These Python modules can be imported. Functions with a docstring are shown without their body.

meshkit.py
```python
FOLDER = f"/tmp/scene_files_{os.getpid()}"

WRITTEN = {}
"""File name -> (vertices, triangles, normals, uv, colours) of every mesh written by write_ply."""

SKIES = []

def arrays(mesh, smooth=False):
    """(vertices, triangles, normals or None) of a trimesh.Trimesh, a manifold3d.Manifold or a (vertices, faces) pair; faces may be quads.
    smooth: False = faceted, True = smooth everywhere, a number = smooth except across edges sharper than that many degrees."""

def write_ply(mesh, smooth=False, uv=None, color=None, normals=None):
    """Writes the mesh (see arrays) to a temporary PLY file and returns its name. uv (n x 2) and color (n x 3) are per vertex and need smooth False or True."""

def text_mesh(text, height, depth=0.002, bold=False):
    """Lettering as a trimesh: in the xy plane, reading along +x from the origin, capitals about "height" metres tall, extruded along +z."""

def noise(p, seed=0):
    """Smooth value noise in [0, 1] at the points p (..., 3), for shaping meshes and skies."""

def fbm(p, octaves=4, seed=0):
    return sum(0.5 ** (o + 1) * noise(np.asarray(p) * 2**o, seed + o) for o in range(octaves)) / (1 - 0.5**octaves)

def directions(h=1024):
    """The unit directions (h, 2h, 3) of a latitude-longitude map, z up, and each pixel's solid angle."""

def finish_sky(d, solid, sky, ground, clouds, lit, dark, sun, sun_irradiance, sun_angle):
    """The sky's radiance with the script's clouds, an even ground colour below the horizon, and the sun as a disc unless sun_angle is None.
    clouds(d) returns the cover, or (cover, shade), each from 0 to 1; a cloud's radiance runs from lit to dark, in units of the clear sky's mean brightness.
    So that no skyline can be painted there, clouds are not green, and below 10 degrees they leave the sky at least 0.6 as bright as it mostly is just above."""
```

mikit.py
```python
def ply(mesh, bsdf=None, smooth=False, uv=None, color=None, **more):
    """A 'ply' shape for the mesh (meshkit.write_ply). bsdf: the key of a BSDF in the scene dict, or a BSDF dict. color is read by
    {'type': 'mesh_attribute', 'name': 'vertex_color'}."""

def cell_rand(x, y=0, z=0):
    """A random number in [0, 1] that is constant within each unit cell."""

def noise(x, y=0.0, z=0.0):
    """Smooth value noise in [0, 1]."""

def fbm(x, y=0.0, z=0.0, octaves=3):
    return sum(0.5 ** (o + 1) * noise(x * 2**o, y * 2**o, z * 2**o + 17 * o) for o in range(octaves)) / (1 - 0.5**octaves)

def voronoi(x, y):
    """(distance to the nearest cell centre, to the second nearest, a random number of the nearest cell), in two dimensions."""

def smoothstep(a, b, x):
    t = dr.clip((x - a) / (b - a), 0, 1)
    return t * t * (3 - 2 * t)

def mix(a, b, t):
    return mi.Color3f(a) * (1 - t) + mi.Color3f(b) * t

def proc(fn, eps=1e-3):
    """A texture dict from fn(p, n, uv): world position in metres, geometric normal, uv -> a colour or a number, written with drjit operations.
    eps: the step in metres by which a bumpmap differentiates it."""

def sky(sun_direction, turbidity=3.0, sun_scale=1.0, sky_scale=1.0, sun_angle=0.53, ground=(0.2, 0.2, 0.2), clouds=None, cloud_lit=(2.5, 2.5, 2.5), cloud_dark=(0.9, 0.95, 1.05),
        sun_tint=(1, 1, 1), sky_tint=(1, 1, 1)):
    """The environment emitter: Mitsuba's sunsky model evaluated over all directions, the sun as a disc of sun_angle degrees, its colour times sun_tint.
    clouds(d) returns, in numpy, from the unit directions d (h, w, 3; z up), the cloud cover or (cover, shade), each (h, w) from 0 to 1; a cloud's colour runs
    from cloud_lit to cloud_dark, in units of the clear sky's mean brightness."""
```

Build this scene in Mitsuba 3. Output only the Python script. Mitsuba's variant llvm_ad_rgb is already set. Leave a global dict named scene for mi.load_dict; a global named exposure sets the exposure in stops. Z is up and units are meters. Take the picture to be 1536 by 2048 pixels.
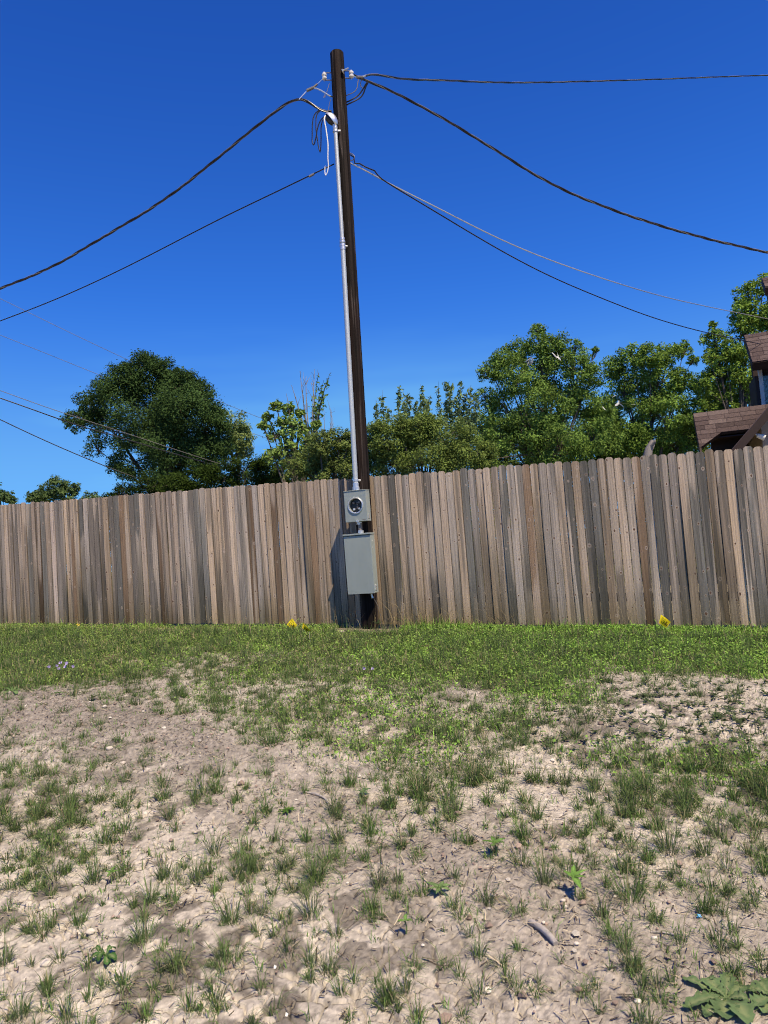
import math, random
import numpy as np, trimesh, manifold3d as m3, drjit as dr, mitsuba as mi, mikit, meshkit
from scipy.interpolate import CubicSpline, RegularGridInterpolator
from scipy.spatial import cKDTree

# ------------------------------------------------------------------ camera, sky, exposure
W, H, F = 1536.0, 2048.0, 1420.0            # the photograph's pixels and its focal length in pixels
EYE = np.array([0, 0, 1.5])
PITCH, ROLL = math.radians(3.22), math.radians(-4.24)
_f = np.array([0, math.cos(PITCH), math.sin(PITCH)]); _r = np.array([1.0, 0, 0]); _u = np.cross(_r, _f)
CR = math.cos(ROLL) * _r + math.sin(ROLL) * _u
CU = -math.sin(ROLL) * _r + math.cos(ROLL) * _u
FA = math.radians(20.3); FD = 8.584         # the fence's angle and distance
TV = np.array([math.cos(FA), -math.sin(FA), 0]); NV = np.array([-math.sin(FA), -math.cos(FA), 0])
SUN = NV * 1.0 + TV * 1.27 + np.array([0, 0, 2.5])
T = mi.ScalarTransform4f
scene, labels = {}, {}
scene['camera'] = {'type': 'perspective', 'fov': math.degrees(2 * math.atan(W / 2 / F)), 'fov_axis': 'x', 'near_clip': 0.05, 'far_clip': 8000.0,
                   'to_world': T().look_at(origin=EYE.tolist(), target=(EYE + _f).tolist(), up=CU.tolist())}


def wisps(d):
    el = np.degrees(np.arcsin(np.clip(d[..., 2], -1, 1))); az = np.arctan2(d[..., 0], d[..., 1])
    p = np.stack([az * 3.0, el * 0.35, 0 * az], -1)
    n = meshkit.fbm(p, 4, 5)
    band = np.exp(-((el - 9) / 6.5) ** 2)
    veil = 0.46 * np.exp(-(np.clip(el, 0, 90) / 19.0) ** 2); w = np.clip((n - 0.52) * 2.2, 0, 1) * band * 0.30
    t = np.clip((el - 7) / 15, 0, 1); blue = t * t * (3 - 2 * t)
    return np.clip(veil + w, 0, 1), blue * veil / (veil + w + 1e-6)


scene['sky'] = mikit.sky(SUN.tolist(), turbidity=2.2, sky_scale=0.74, sun_scale=1.42, ground=(0.2, 0.17, 0.13), clouds=wisps, cloud_lit=(1.15, 2.9, 3.6), cloud_dark=(0.35, 1.75, 5.2),
                         sky_tint=(0.27, 0.84, 2.1), sun_tint=(1.0, 0.975, 0.895))
exposure = 1.5

# ------------------------------------------------------------------ helpers
rng = np.random.default_rng(11)


def ray(px, py):
    d = (px - W / 2) / F * CR - (py - H / 2) / F * CU + _f
    return d


def at(px, py, Y):                           # the point of that pixel's ray at the distance Y (metres along y)
    d = ray(px, py)
    return EYE + d * (Y / d[1])


def on_fence(px, py, off=0.0):               # ... in a plane parallel to the fence, "off" metres towards the viewer
    d = ray(px, py); p0 = np.array([0, FD, 0]) + NV * off
    return EYE + d * (((p0 - EYE) @ NV) / (d @ NV))


def fs(p):                                   # fence coordinate of a point: along, towards the viewer
    q = np.asarray(p) - np.array([0, FD, 0])
    return q @ TV, q @ NV


def fp(s, off, z):
    return np.array([0, FD, 0]) + TV * s + NV * off + np.array([0, 0, z])


def base_z(s):
    return 0.626 - 0.0373 * np.clip(s, -25, 12)


def fbm2(x, y, sc, octv=4, seed=0):
    return meshkit.fbm(np.stack([x * sc, y * sc, 0 * x], -1), octv, seed)


def ground_z(x, y, fine=False):
    x, y = np.asarray(x, float), np.asarray(y, float)
    s = x * TV[0] + (y - FD) * TV[1]; q = x * NV[0] + (y - FD) * NV[1]
    k = np.clip(q, 0, 40); soft = k - 0.25 * (1 - np.exp(-k / 0.25))
    z = base_z(s) - 0.028 - soft * 0.0622 - (0.022 + 0.016 * np.clip(0.3 - s, 0, 1)) * np.exp(-((q + 0.06) / 0.14) ** 2)
    z = z + 0.05 * (fbm2(x, y, 0.7, 2, 3) - 0.5) * np.clip(q / 1.5, 0, 1) * np.exp(-np.clip(-q, 0, 50))
    z = z + 0.03 * (fbm2(x, y, 1.2, 2, 9) - 0.5) * (q < 1.5) * (q > -1) * np.clip(1.5 - q, 0, 1)
    return z


def on_ground(px, py):
    d = ray(px, py); t = 3.0
    for _ in range(40):
        p = EYE + d * t
        e = p[2] - ground_z(p[0], p[1])
        t += e / (-d[2] + 0.07)
        t = max(t, 0.2)
    p = EYE + d * t
    return np.array([p[0], p[1], float(ground_z(p[0], p[1]))])


def tag(key, label=None, cat=None, group=None, kind=None):
    d = labels.setdefault(key, {})
    for k, v in (('label', label), ('category', cat), ('group', group), ('kind', kind)):
        if v: d[k] = v


def numbered(name):
    taken = lambda k: k in scene or k in labels or any(x.startswith(k + '__') for x in scene)
    if not taken(name): return name
    i = 1
    while taken(f'{name}_{i:03d}'): i += 1
    return f'{name}_{i:03d}'


def thing(name, label, cat, group=None):
    k = numbered(name); tag(k, label, cat, group); return k


_count = {}


def put(name, mesh, bsdf, parent=None, smooth=False, **kw):
    k = f'{parent}__{name}' if parent else name
    n = _count.get(k, 0); _count[k] = n + 1
    if n: k = f'{k}_{n:03d}'
    scene[k] = mikit.ply(mesh, bsdf, smooth, **kw)
    return k


def merge(ms):
    vs, f, o = [], [], 0
    for v, t in ms:
        vs.append(v); f.append(t + o); o += len(v)
    return np.vstack(vs), np.vstack(f)


def arr(m):
    return np.array(m.vertices), np.array(m.faces)


def man(M):
    m = M.to_mesh(); return np.array(m.vert_properties[:, :3]), np.array(m.tri_verts)


def frame(o, x, y, z):
    M = np.eye(4); M[:3, 0], M[:3, 1], M[:3, 2], M[:3, 3] = x, y, z, o; return M


def xf(m, M):
    v, f = m; return v @ M[:3, :3].T + M[:3, 3], f


def box(lo, hi, bev=0.0):
    lo, hi = np.array(lo, float), np.array(hi, float); b = m3.Manifold.cube((hi - lo).tolist()).translate(lo.tolist())
    if bev:
        c = lambda a: m3.Manifold.cube((hi - lo - 2 * bev * np.array(a)).tolist()).translate((lo + bev * np.array(a)).tolist())
        b = m3.Manifold.batch_hull([c((0, 1, 1)), c((1, 0, 1)), c((1, 1, 0))])
    return man(b)


def tube(pts, r, sides=8, caps=True):
    p = np.asarray(pts, float); n = len(p)
    t = np.gradient(p, axis=0); t /= np.linalg.norm(t, axis=1, keepdims=True) + 1e-12
    a = np.cross(t[0], [0.31, 0.2, 0.93] if abs(t[0][2]) < 0.9 else [1, 0.1, 0]); a /= np.linalg.norm(a)
    A = [a]
    for i in range(1, n):
        a = a - t[i] * (a @ t[i]); a /= np.linalg.norm(a) + 1e-12; A.append(a)
    A = np.array(A); B = np.cross(t, A); ang = np.arange(sides) * 2 * np.pi / sides
    rr = np.broadcast_to(r, (n,))[:, None, None]
    v = (p[:, None] + rr * (np.cos(ang)[None, :, None] * A[:, None] + np.sin(ang)[None, :, None] * B[:, None])).reshape(-1, 3)
    i, j = np.meshgrid(np.arange(n - 1), np.arange(sides), indexing='ij')
    q = np.stack([i * sides + j, i * sides + (j + 1) % sides, (i + 1) * sides + (j + 1) % sides, (i + 1) * sides + j], -1).reshape(-1, 4)
    f = np.vstack([q[:, [0, 1, 2]], q[:, [0, 2, 3]]])
    if caps:
        k = len(v); v = np.vstack([v, p[:1], p[-1:]]); jj = np.arange(sides)
        f = np.vstack([f, np.stack([(jj + 1) % sides, jj, jj * 0 + k], 1), np.stack([(n - 1) * sides + jj, (n - 1) * sides + (jj + 1) % sides, jj * 0 + k + 1], 1)])
    return v, f


def spline(pts, n):
    p = np.asarray(pts, float)
    if len(p) == 2: return p[0] + (p[1] - p[0]) * np.linspace(0, 1, n)[:, None]
    t = np.r_[0, np.cumsum(np.linalg.norm(np.diff(p, axis=0), axis=1))]
    return CubicSpline(t, p)(np.linspace(0, t[-1], n))


def unit(v):
    return v / (np.linalg.norm(v, axis=-1, keepdims=True) + 1e-12)


# ------------------------------------------------------------------ materials
def pr(name, col, rough=0.6, metal=0.0, spec=0.4, two=True, **kw):
    b = {'type': 'principled', 'base_color': col if isinstance(col, dict) else {'type': 'rgb', 'value': list(col)}, 'roughness': rough, 'metallic': metal, 'specular': spec, **kw}
    scene[name] = {'type': 'twosided', 'bsdf': b} if two else b
    return name


VC = {'type': 'mesh_attribute', 'name': 'vertex_color'}
scene['mat_soil'] = {'type': 'diffuse', 'reflectance': VC}
scene['mat_vc'] = {'type': 'twosided', 'bsdf': {'type': 'diffuse', 'reflectance': VC}}
pr('mat_leaf', VC, 0.5, 0, 0.35)
scene['mat_blade'] = {'type': 'principledthin', 'base_color': VC, 'roughness': 0.55, 'diff_trans': 0.45, 'spec_trans': 0.0}
scene['mat_foliage'] = {'type': 'principledthin', 'base_color': VC, 'roughness': 0.5, 'diff_trans': 0.42, 'spec_trans': 0.0}


def picket_col(p, n, uv):
    u, v = mi.Float(uv.x), mi.Float(uv.y)
    i = dr.floor(u); x = u - i; q = dr.floor(v * 0.1); z = v - q * 10
    sm, nz, mx = mikit.smoothstep, mikit.noise, mikit.mix
    h1, h2 = mikit.cell_rand(i, 3), mikit.cell_rand(i, 7)
    tan, pink, grey, dark, orange, silver = (0.39, 0.305, 0.220), (0.35, 0.29, 0.237), (0.24, 0.23, 0.21), (0.080, 0.081, 0.071), (0.33, 0.205, 0.118), (0.45, 0.44, 0.42)
    base = mx(tan, pink, sm(0.5, 1.5, q)); base = mx(base, grey, sm(1.5, 2.5, q)); base = mx(base, dark, sm(2.5, 3.5, q))
    base = mx(base, orange, sm(3.5, 4.5, q)); base = mx(base, silver, sm(4.5, 5.5, q)); base = mx(base, tan, sm(5.5, 6.5, q))
    base = base * (0.60 + 0.80 * h1)
    # weathering: grey stripes that wander along the board, dark stain blotches
    wx = x + 0.25 * (nz(z * 1.3, i * 3.1) - 0.5)
    st = nz(wx * 2.6 + i * 5.7, z * 0.55, h2 * 9)
    half = dr.select(q > 5.5, 1.0, 0.0)
    base = mx(base, (0.125, 0.118, 0.103), sm(0.52, 0.63, st) * (0.58 + 0.32 * half))
    edge = sm(0.42, 0.5, wx + 0.18 * nz(z * 1.1, i) - 0.08) * half
    base = mx(base, (0.095, 0.093, 0.083), edge * 0.9)
    st2 = nz(x * 1.7 + i * 2.3, z * 1.1 + 40, 3)
    base = mx(base, (0.50, 0.42, 0.34), sm(0.60, 0.78, st2) * 0.55)
    # grain: fine streaks and cathedral figure
    g = nz(x * 26 + i * 13, z * 3.0, 1); g2 = nz(x * 60 + i * 7, z * 9.0, 2)
    fig = dr.sin((x - 0.5 + 0.35 * (h1 - 0.5)) * 16 * (0.5 + 1.2 * nz(z * 0.9, i, 5)) + 4 * nz(z * 0.8, x * 0.8, i) + z * 2)
    base = base * (0.70 + 0.40 * g + 0.20 * g2) * (1 + 0.10 * fig)
    rim = sm(0.07, 0.0, x) + sm(0.93, 1.0, x)
    base = mx(base, base * 0.38, rim * 0.85)
    # knots: pale halo, brown heart
    for k, (per, pr_) in enumerate(((0.26, 0.55), (0.43, 0.5))):
        zz = z / per + h1 * 7 + k * 0.37; c = dr.floor(zz)
        kx = 0.15 + 0.7 * mikit.cell_rand(i, c, 11 + k); kz = (c + 0.25 + 0.5 * mikit.cell_rand(i, c, 12 + k) - h1 * 7 - k * 0.37) * per
        sz = 0.0035 + 0.0105 * dr.square(mikit.cell_rand(i, c, 13 + k))
        on = dr.select(mikit.cell_rand(i, c, 14 + k) < pr_, 1.0, 0.0)
        dx, dz = (x - kx) * 0.087, (z - kz) * 0.72
        d = dr.sqrt(dx * dx + dz * dz) / sz + 0.5 * (nz(x * 18, z * 40, i) - 0.5)
        base = mx(base, (0.66, 0.56, 0.47), on * (1 - sm(0.8, 1.7, d)) * (0.10 + 0.50 * mikit.cell_rand(i, c, 16 + k)))
        base = mx(base, (0.11, 0.062, 0.04), on * (1 - sm(0.60, 0.90, d)) * (0.50 + 0.50 * mikit.cell_rand(i, c, 15 + k)))
    lowst = sm(1.05, 0.15, z + 0.9 * (mikit.cell_rand(i, 21) - 0.5) + 0.25 * (nz(x * 3 + i, z * 2) - .5)) * dr.select(h2 > 0.42, 1.0, 0.0)
    base = mx(base, base * mi.Color3f(0.46, 0.47, 0.44), lowst * 0.85)
    # nails, two at each rail
    for zn in (0.30, 1.47):
        for xn in (0.27, 0.70):
            d = dr.sqrt(dr.square((x - xn - 0.05 * (h2 - 0.5)) * 0.087) + dr.square(z - zn - 0.02 * (h1 - 0.5)))
            base = mx(base, (0.05, 0.045, 0.04), (1 - sm(0.0022, 0.0045, d)) * 0.8)
    # algae and splashed dirt at the foot
    foot = sm(0.38, 0.0, z + 0.16 * (nz(x * 2 + i, z * 3) - 0.5))
    return mx(base, base * mi.Color3f(0.74, 0.72, 0.58), foot * 0.75)


def picket_bump(p, n, uv):
    u, v = mi.Float(uv.x), mi.Float(uv.y); i = dr.floor(u); x = u - i
    return 0.0011 * mikit.noise(x * 22 + i * 13, v * 2.5) + 0.0006 * mikit.noise(x * 50 + i * 3, v * 9.0)


scene['mat_picket'] = {'type': 'twosided', 'bsdf': {'type': 'bumpmap', 'arbitrary': mikit.proc(picket_bump, 1e-3), 'scale': 1.0,
                       'bsdf': {'type': 'principled', 'base_color': mikit.proc(picket_col), 'roughness': 0.8, 'specular': 0.2}}}


def pole_col(p, n, uv):
    a = mi.Float(uv.x) * 9; z = mi.Float(p.z)
    g = mikit.fbm(a * 3.2, z * 0.8, 0.0, 4); c = mikit.noise(a * 5, z * 1.3, 4.0); kn = mikit.fbm(a * 1.4, z * 1.8, 8.0, 3)
    b = mikit.mix((0.006, 0.0045, 0.004), (0.024, 0.018, 0.016), mikit.smoothstep(0.3, 0.72, g))
    b = mikit.mix(b, (0.10, 0.086, 0.08), mikit.smoothstep(0.60, 0.85, c) * mikit.smoothstep(0.50, 0.66, kn) * 0.8)
    return mikit.mix(b, (0.022, 0.012, 0.010), mikit.smoothstep(0.52, 0.75, kn) * 0.5)


def pole_bump(p, n, uv):
    a = mi.Float(uv.x); z = mi.Float(p.z)
    return 0.006 * mikit.fbm(a * 34, z * 1.1, 0.0, 3) + 0.012 * mikit.smoothstep(0.60, 0.70, mikit.noise(a * 22, z * 0.55, 9.0))


scene['mat_pole'] = {'type': 'bumpmap', 'arbitrary': mikit.proc(pole_bump, 2e-3), 'scale': 1.0,
                     'bsdf': {'type': 'principled', 'base_color': mikit.proc(pole_col), 'roughness': 0.75, 'specular': 0.12}}


def galv(p, n, uv):
    k = mikit.fbm(mi.Float(p.x) * 9, mi.Float(p.y) * 9, mi.Float(p.z) * 1.4, 2)
    return mikit.mix((0.42, 0.47, 0.50), (0.56, 0.61, 0.63), k)


pr('mat_galv', mikit.proc(galv), 0.5, 0.45)
pr('mat_zinc', (0.72, 0.73, 0.73), 0.4, 0.8)
pr('mat_alum', (0.80, 0.80, 0.80), 0.35, 0.85)
pr('mat_steel_dark', (0.22, 0.20, 0.18), 0.55, 0.5)


def paint(p, n, uv):
    k = mikit.fbm(mi.Float(p.x) * 7, mi.Float(p.y) * 7, mi.Float(p.z) * 3.5, 4); s = mikit.noise(mi.Float(p.x) * 45, mi.Float(p.y) * 45, mi.Float(p.z) * 2.5)
    return mikit.mix((0.25, 0.295, 0.285), (0.285, 0.33, 0.32), k) * (0.97 + 0.05 * s)


pr('mat_box', mikit.proc(paint), 0.38, 0.0, 0.5)
pr('mat_black', (0.012, 0.012, 0.014), 0.35, 0, 0.5)
pr('mat_rubber', (0.02, 0.02, 0.026), 0.4, 0, 0.5)
pr('mat_white', (0.78, 0.78, 0.74), 0.5)
pr('mat_film', (0.50, 0.51, 0.50), 0.5)
pr('mat_porcelain', (0.70, 0.70, 0.68), 0.25, 0, 0.6)
pr('mat_grey_cable', (0.16, 0.15, 0.145), 0.6)
pr('mat_yellow', (0.80, 0.66, 0.015), 0.45)
pr('mat_print', (0.045, 0.03, 0.02), 0.6)
pr('mat_wire', (0.30, 0.27, 0.25), 0.5, 0.6)


def woodcol(c0, c1, sc):
    def fn(p, n, uv):
        return mikit.mix(c0, c1, mikit.fbm(mi.Float(p.x) * sc, mi.Float(p.y) * sc, mi.Float(p.z) * sc * 0.2, 3))
    return fn


pr('mat_rail', mikit.proc(woodcol((0.16, 0.13, 0.10), (0.30, 0.25, 0.20), 20)), 0.8)
pr('mat_bark', mikit.proc(woodcol((0.05, 0.042, 0.035), (0.16, 0.14, 0.12), 18)), 0.9)
pr('mat_stick', mikit.proc(woodcol((0.24, 0.22, 0.20), (0.46, 0.43, 0.40), 60)), 0.9)
pr('mat_dead', mikit.proc(woodcol((0.14, 0.128, 0.118), (0.30, 0.28, 0.26), 14)), 0.9)
for _i, _c in enumerate(((0.082, 0.061, 0.058), (0.105, 0.080, 0.075), (0.064, 0.048, 0.046), (0.135, 0.106, 0.098))):
    def _sh(p, n, uv, c=_c):
        return mi.Color3f(c) * (0.72 + 0.5 * mikit.noise(mi.Float(p.x) * 60, mi.Float(p.y) * 60, mi.Float(p.z) * 60))
    pr(f'mat_shingle_{_i}', mikit.proc(_sh), 0.92, 0, 0.15)
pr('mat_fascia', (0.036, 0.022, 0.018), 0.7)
pr('mat_siding', mikit.proc(woodcol((0.30, 0.245, 0.19), (0.37, 0.31, 0.25), 3)), 0.8)
pr('mat_frame', (0.62, 0.62, 0.60), 0.4)
scene['mat_pane'] = {'type': 'thindielectric', 'int_ior': 1.5}
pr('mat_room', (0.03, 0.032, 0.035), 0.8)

# ------------------------------------------------------------------ the ground: one sheet to the horizon
# where soil is loose and mauve, where grass stands thick: read off the photo, then tied to the ground
DENS = [(p, d, c) for p, d, c in (
    ((60, 1285), .85, 0), ((200, 1290), .85, 0), ((350, 1285), .8, 0), ((500, 1285), .9, 0), ((640, 1280), 1, 0), ((800, 1285), 1, 0), ((950, 1290), 1, 0), ((1100, 1290), 1, 0), ((1300, 1290), 1, 0), ((1480, 1290), 1, 0),
    ((60, 1345), .75, 0), ((150, 1350), .8, 0), ((260, 1330), .5, 0), ((380, 1335), .35, .1), ((500, 1330), .45, .1), ((620, 1325), .55, 0), ((750, 1325), .6, 0), ((860, 1330), .85, 0), ((1000, 1330), .95, 0), ((1120, 1340), .85, 0), ((1200, 1370), .5, 0), ((1320, 1335), .6, 0), ((1480, 1340), .9, 0),
    ((30, 1400), .03, .8), ((150, 1410), .02, 1), ((260, 1440), .015, 1), ((350, 1470), .02, 1), ((430, 1500), .03, .9), ((300, 1385), .3, .2), ((420, 1400), .38, .1), ((560, 1390), .3, .1), ((700, 1395), .35, 0), ((820, 1390), .35, .2), ((930, 1395), .08, .4), ((1050, 1380), .65, 0), ((1130, 1400), .55, 0), ((1260, 1365), .05, .2), ((1350, 1380), .04, .3), ((1450, 1370), .05, .3), ((1520, 1400), .10, .1),
    ((60, 1480), .12, .5), ((520, 1450), .4, 0), ((640, 1450), .45, 0), ((760, 1470), .5, 0), ((880, 1460), .55, 0), ((1000, 1470), .55, 0), ((1140, 1430), .35, .1), ((1260, 1450), .08, .1), ((1400, 1430), .06, .1), ((1500, 1450), .07, .1),
    ((60, 1540), .3, .1), ((200, 1520), .2, .3), ((350, 1540), .15, .5), ((480, 1540), .25, .3), ((600, 1560), .18, .5), ((760, 1530), .4, .2), ((930, 1540), .4, .1), ((1080, 1520), .2, .1), ((1240, 1530), .35, .1), ((1380, 1520), .35, .1), ((1500, 1560), .4, 0),
    ((100, 1600), .2, .1), ((300, 1600), .12, .2), ((550, 1630), .10, .7), ((700, 1620), .12, .6), ((850, 1600), .3, .1), ((1050, 1600), .1, .1), ((1200, 1600), .3, .1), ((1400, 1600), .4, .1), ((1500, 1640), .3, .2),
    ((100, 1720), .16, .1), ((300, 1720), .14, .1), ((500, 1700), .14, .3), ((700, 1690), .14, .4), ((840, 1700), .08, .8), ((950, 1720), .08, .8), ((1050, 1760), .08, .8), ((1160, 1700), .2, .3), ((1350, 1720), .14, .2), ((1500, 1720), .2, .2),
    ((100, 1850), .1, .1), ((300, 1850), .1, 0), ((500, 1850), .12, .1), ((700, 1850), .1, 0), ((900, 1850), .1, .2), ((1080, 1840), .06, .9), ((1200, 1880), .08, .9), ((1350, 1850), .12, .5), ((1500, 1880), .1, .5),
    ((100, 2000), .1, .2), ((300, 2000), .1, .1), ((600, 2000), .06, 0), ((800, 2000), .08, .1), ((1000, 2000), .06, .1), ((1200, 1980), .08, .6), ((1350, 1960), .12, .9), ((1480, 2000), .1, .9))]
_pts = np.array([on_ground(*p)[:2] for p, d, c in DENS]); _dv = np.array([[d, c] for p, d, c in DENS])
_tree = cKDTree(_pts)


def zones(x, y):                             # (grass density, loose soil) at ground points
    d, i = _tree.query(np.stack([x, y], -1), k=4)
    w = 1 / (d ** 2 + 0.01); w /= w.sum(-1, keepdims=True)
    z = (w[..., None] * _dv[i]).sum(-2)
    return z[..., 0], z[..., 1]


def ground_mesh():
    ys = [1.7]
    while ys[-1] < 11: ys.append(ys[-1] + (0.0028 if ys[-1] < 4 else 0.006) * ys[-1])
    while ys[-1] < 3500: ys.append(ys[-1] * 1.12)
    back = [-400, -120, -50, -25, -12, -6, -3, -1, 0, 0.6, 1.1, 1.4, 1.55, 1.65]
    ys = np.array(back + ys); nu = 600
    u = np.r_[-60, -25, -12, -6, -4, -3, -2.2, -1.7, -1.35, -1.15, np.linspace(-1.04, 1.04, nu), 1.15, 1.35, 1.7, 2.2, 3, 4, 6, 12, 25, 60]
    hw = 0.60 * np.clip(ys, 1.7, None) + 0.05
    X = u[None] * hw[:, None]; Y = np.repeat(ys[:, None], len(u), 1)
    Z = ground_z(X, Y)
    near = np.clip((14 - np.abs(Y)) / 4, 0, 1) * (np.abs(u)[None] < 1.2)
    g, loose = zones(X, Y)
    loose = np.clip(loose * 1.15 + 0.6 * (fbm2(X, Y, 2.2, 3, 5) - 0.5), 0, 1)
    # clods and pits
    c1 = fbm2(X, Y, 9, 3, 21); c2 = fbm2(X, Y, 40, 3, 33); c3 = fbm2(X, Y, 16, 3, 44)
    c4 = fbm2(X, Y, 95, 2, 45)
    Z += near * ((c1 - 0.5) * 0.007 + np.clip(c3 - 0.50, 0, 1) * 0.028 * (0.05 + loose) + (c2 - 0.5) * (0.0012 + 0.013 * loose) + np.clip(np.abs(c4 - 0.5) * 2, 0, 1) * (0.0010 + 0.010 * loose))
    # shrinkage cracks of the dry crust
    r2 = np.random.default_rng(5); cell = 0.078
    gx, gy = np.meshgrid(np.arange(-3.2, 3.2, cell), np.arange(1.5, 5.2, cell)); sites = np.stack([gx.ravel(), gy.ravel()], 1) + r2.uniform(-.5, .5, (gx.size, 2)) * cell * 1.1
    m = (near > 0) & (Y < 5.1) & (Y > 1.6)
    P = np.stack([X[m], Y[m]], 1); P = P + 0.06 * (np.stack([fbm2(P[:, 0], P[:, 1], 16, 3, 1), fbm2(P[:, 0], P[:, 1], 16, 3, 2)], 1) - 0.5)
    d, _ = cKDTree(sites).query(P, k=2); e = d[:, 1] - d[:, 0]
    wide = 0.0092 * np.clip(4.0 * (fbm2(P[:, 0], P[:, 1], 3.5, 2, 8) - 0.36), 0.0, 1.3)
    crack = np.clip(1 - e / (wide + 1e-5), 0, 1) * (1 - loose[m]) * (wide > 0.0012)
    Z[m] -= 0.024 * crack
    # colours: pale crust, brown silt in the hollows, mauve crumbs
    f1 = fbm2(X, Y, 1.6, 4, 51); f2 = fbm2(X, Y, 7, 4, 52); f3 = fbm2(X, Y, 70, 2, 53); f4 = np.random.default_rng(6).random(X.shape)
    crust = np.array([0.44, 0.405, 0.345]); silt = np.array([0.165, 0.150, 0.128]); mauve = np.array([0.222, 0.200, 0.175])
    k = np.clip((f1 * 0.55 + f2 * 0.45 - 0.505) / 0.04, 0, 1) * np.clip((0.56 - c1) / 0.06, 0, 1) * (1 - 0.6 * loose)
    C = crust * (1 - k[..., None]) + silt * k[..., None]
    C = C * (1 - 0.8 * loose[..., None]) + mauve * 0.8 * loose[..., None]
    gr = np.clip(g * 1.1 - 0.4, 0, 0.75)[..., None]
    C = C * (1 - gr) + np.array([0.16, 0.14, 0.075]) * gr
    C = C * (0.58 + 0.84 * f3[..., None]) * (0.70 + 0.6 * f2[..., None]) * (0.84 + 0.32 * f4[..., None])
    C = np.where((np.abs(Y) < 14)[..., None], C, np.array([0.10, 0.11, 0.05]))
    global _grid
    _grid = (ys, u, Z)
    n, mm = X.shape
    i, j = np.meshgrid(np.arange(n - 1), np.arange(mm - 1), indexing='ij')
    a = i * mm + j
    f = np.vstack([np.stack([a, a + 1, a + mm + 1], -1).reshape(-1, 3), np.stack([a, a + mm + 1, a + mm], -1).reshape(-1, 3)])
    return (np.stack([X, Y, Z], -1).reshape(-1, 3), f), np.clip(C, 0, 1).reshape(-1, 3)


_g, _gc = ground_mesh()
put('ground', _g, 'mat_soil', None, True, color=_gc)
_coarse, _interp = ground_z, RegularGridInterpolator((_grid[0], _grid[1]), _grid[2], bounds_error=False, fill_value=None)


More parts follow.
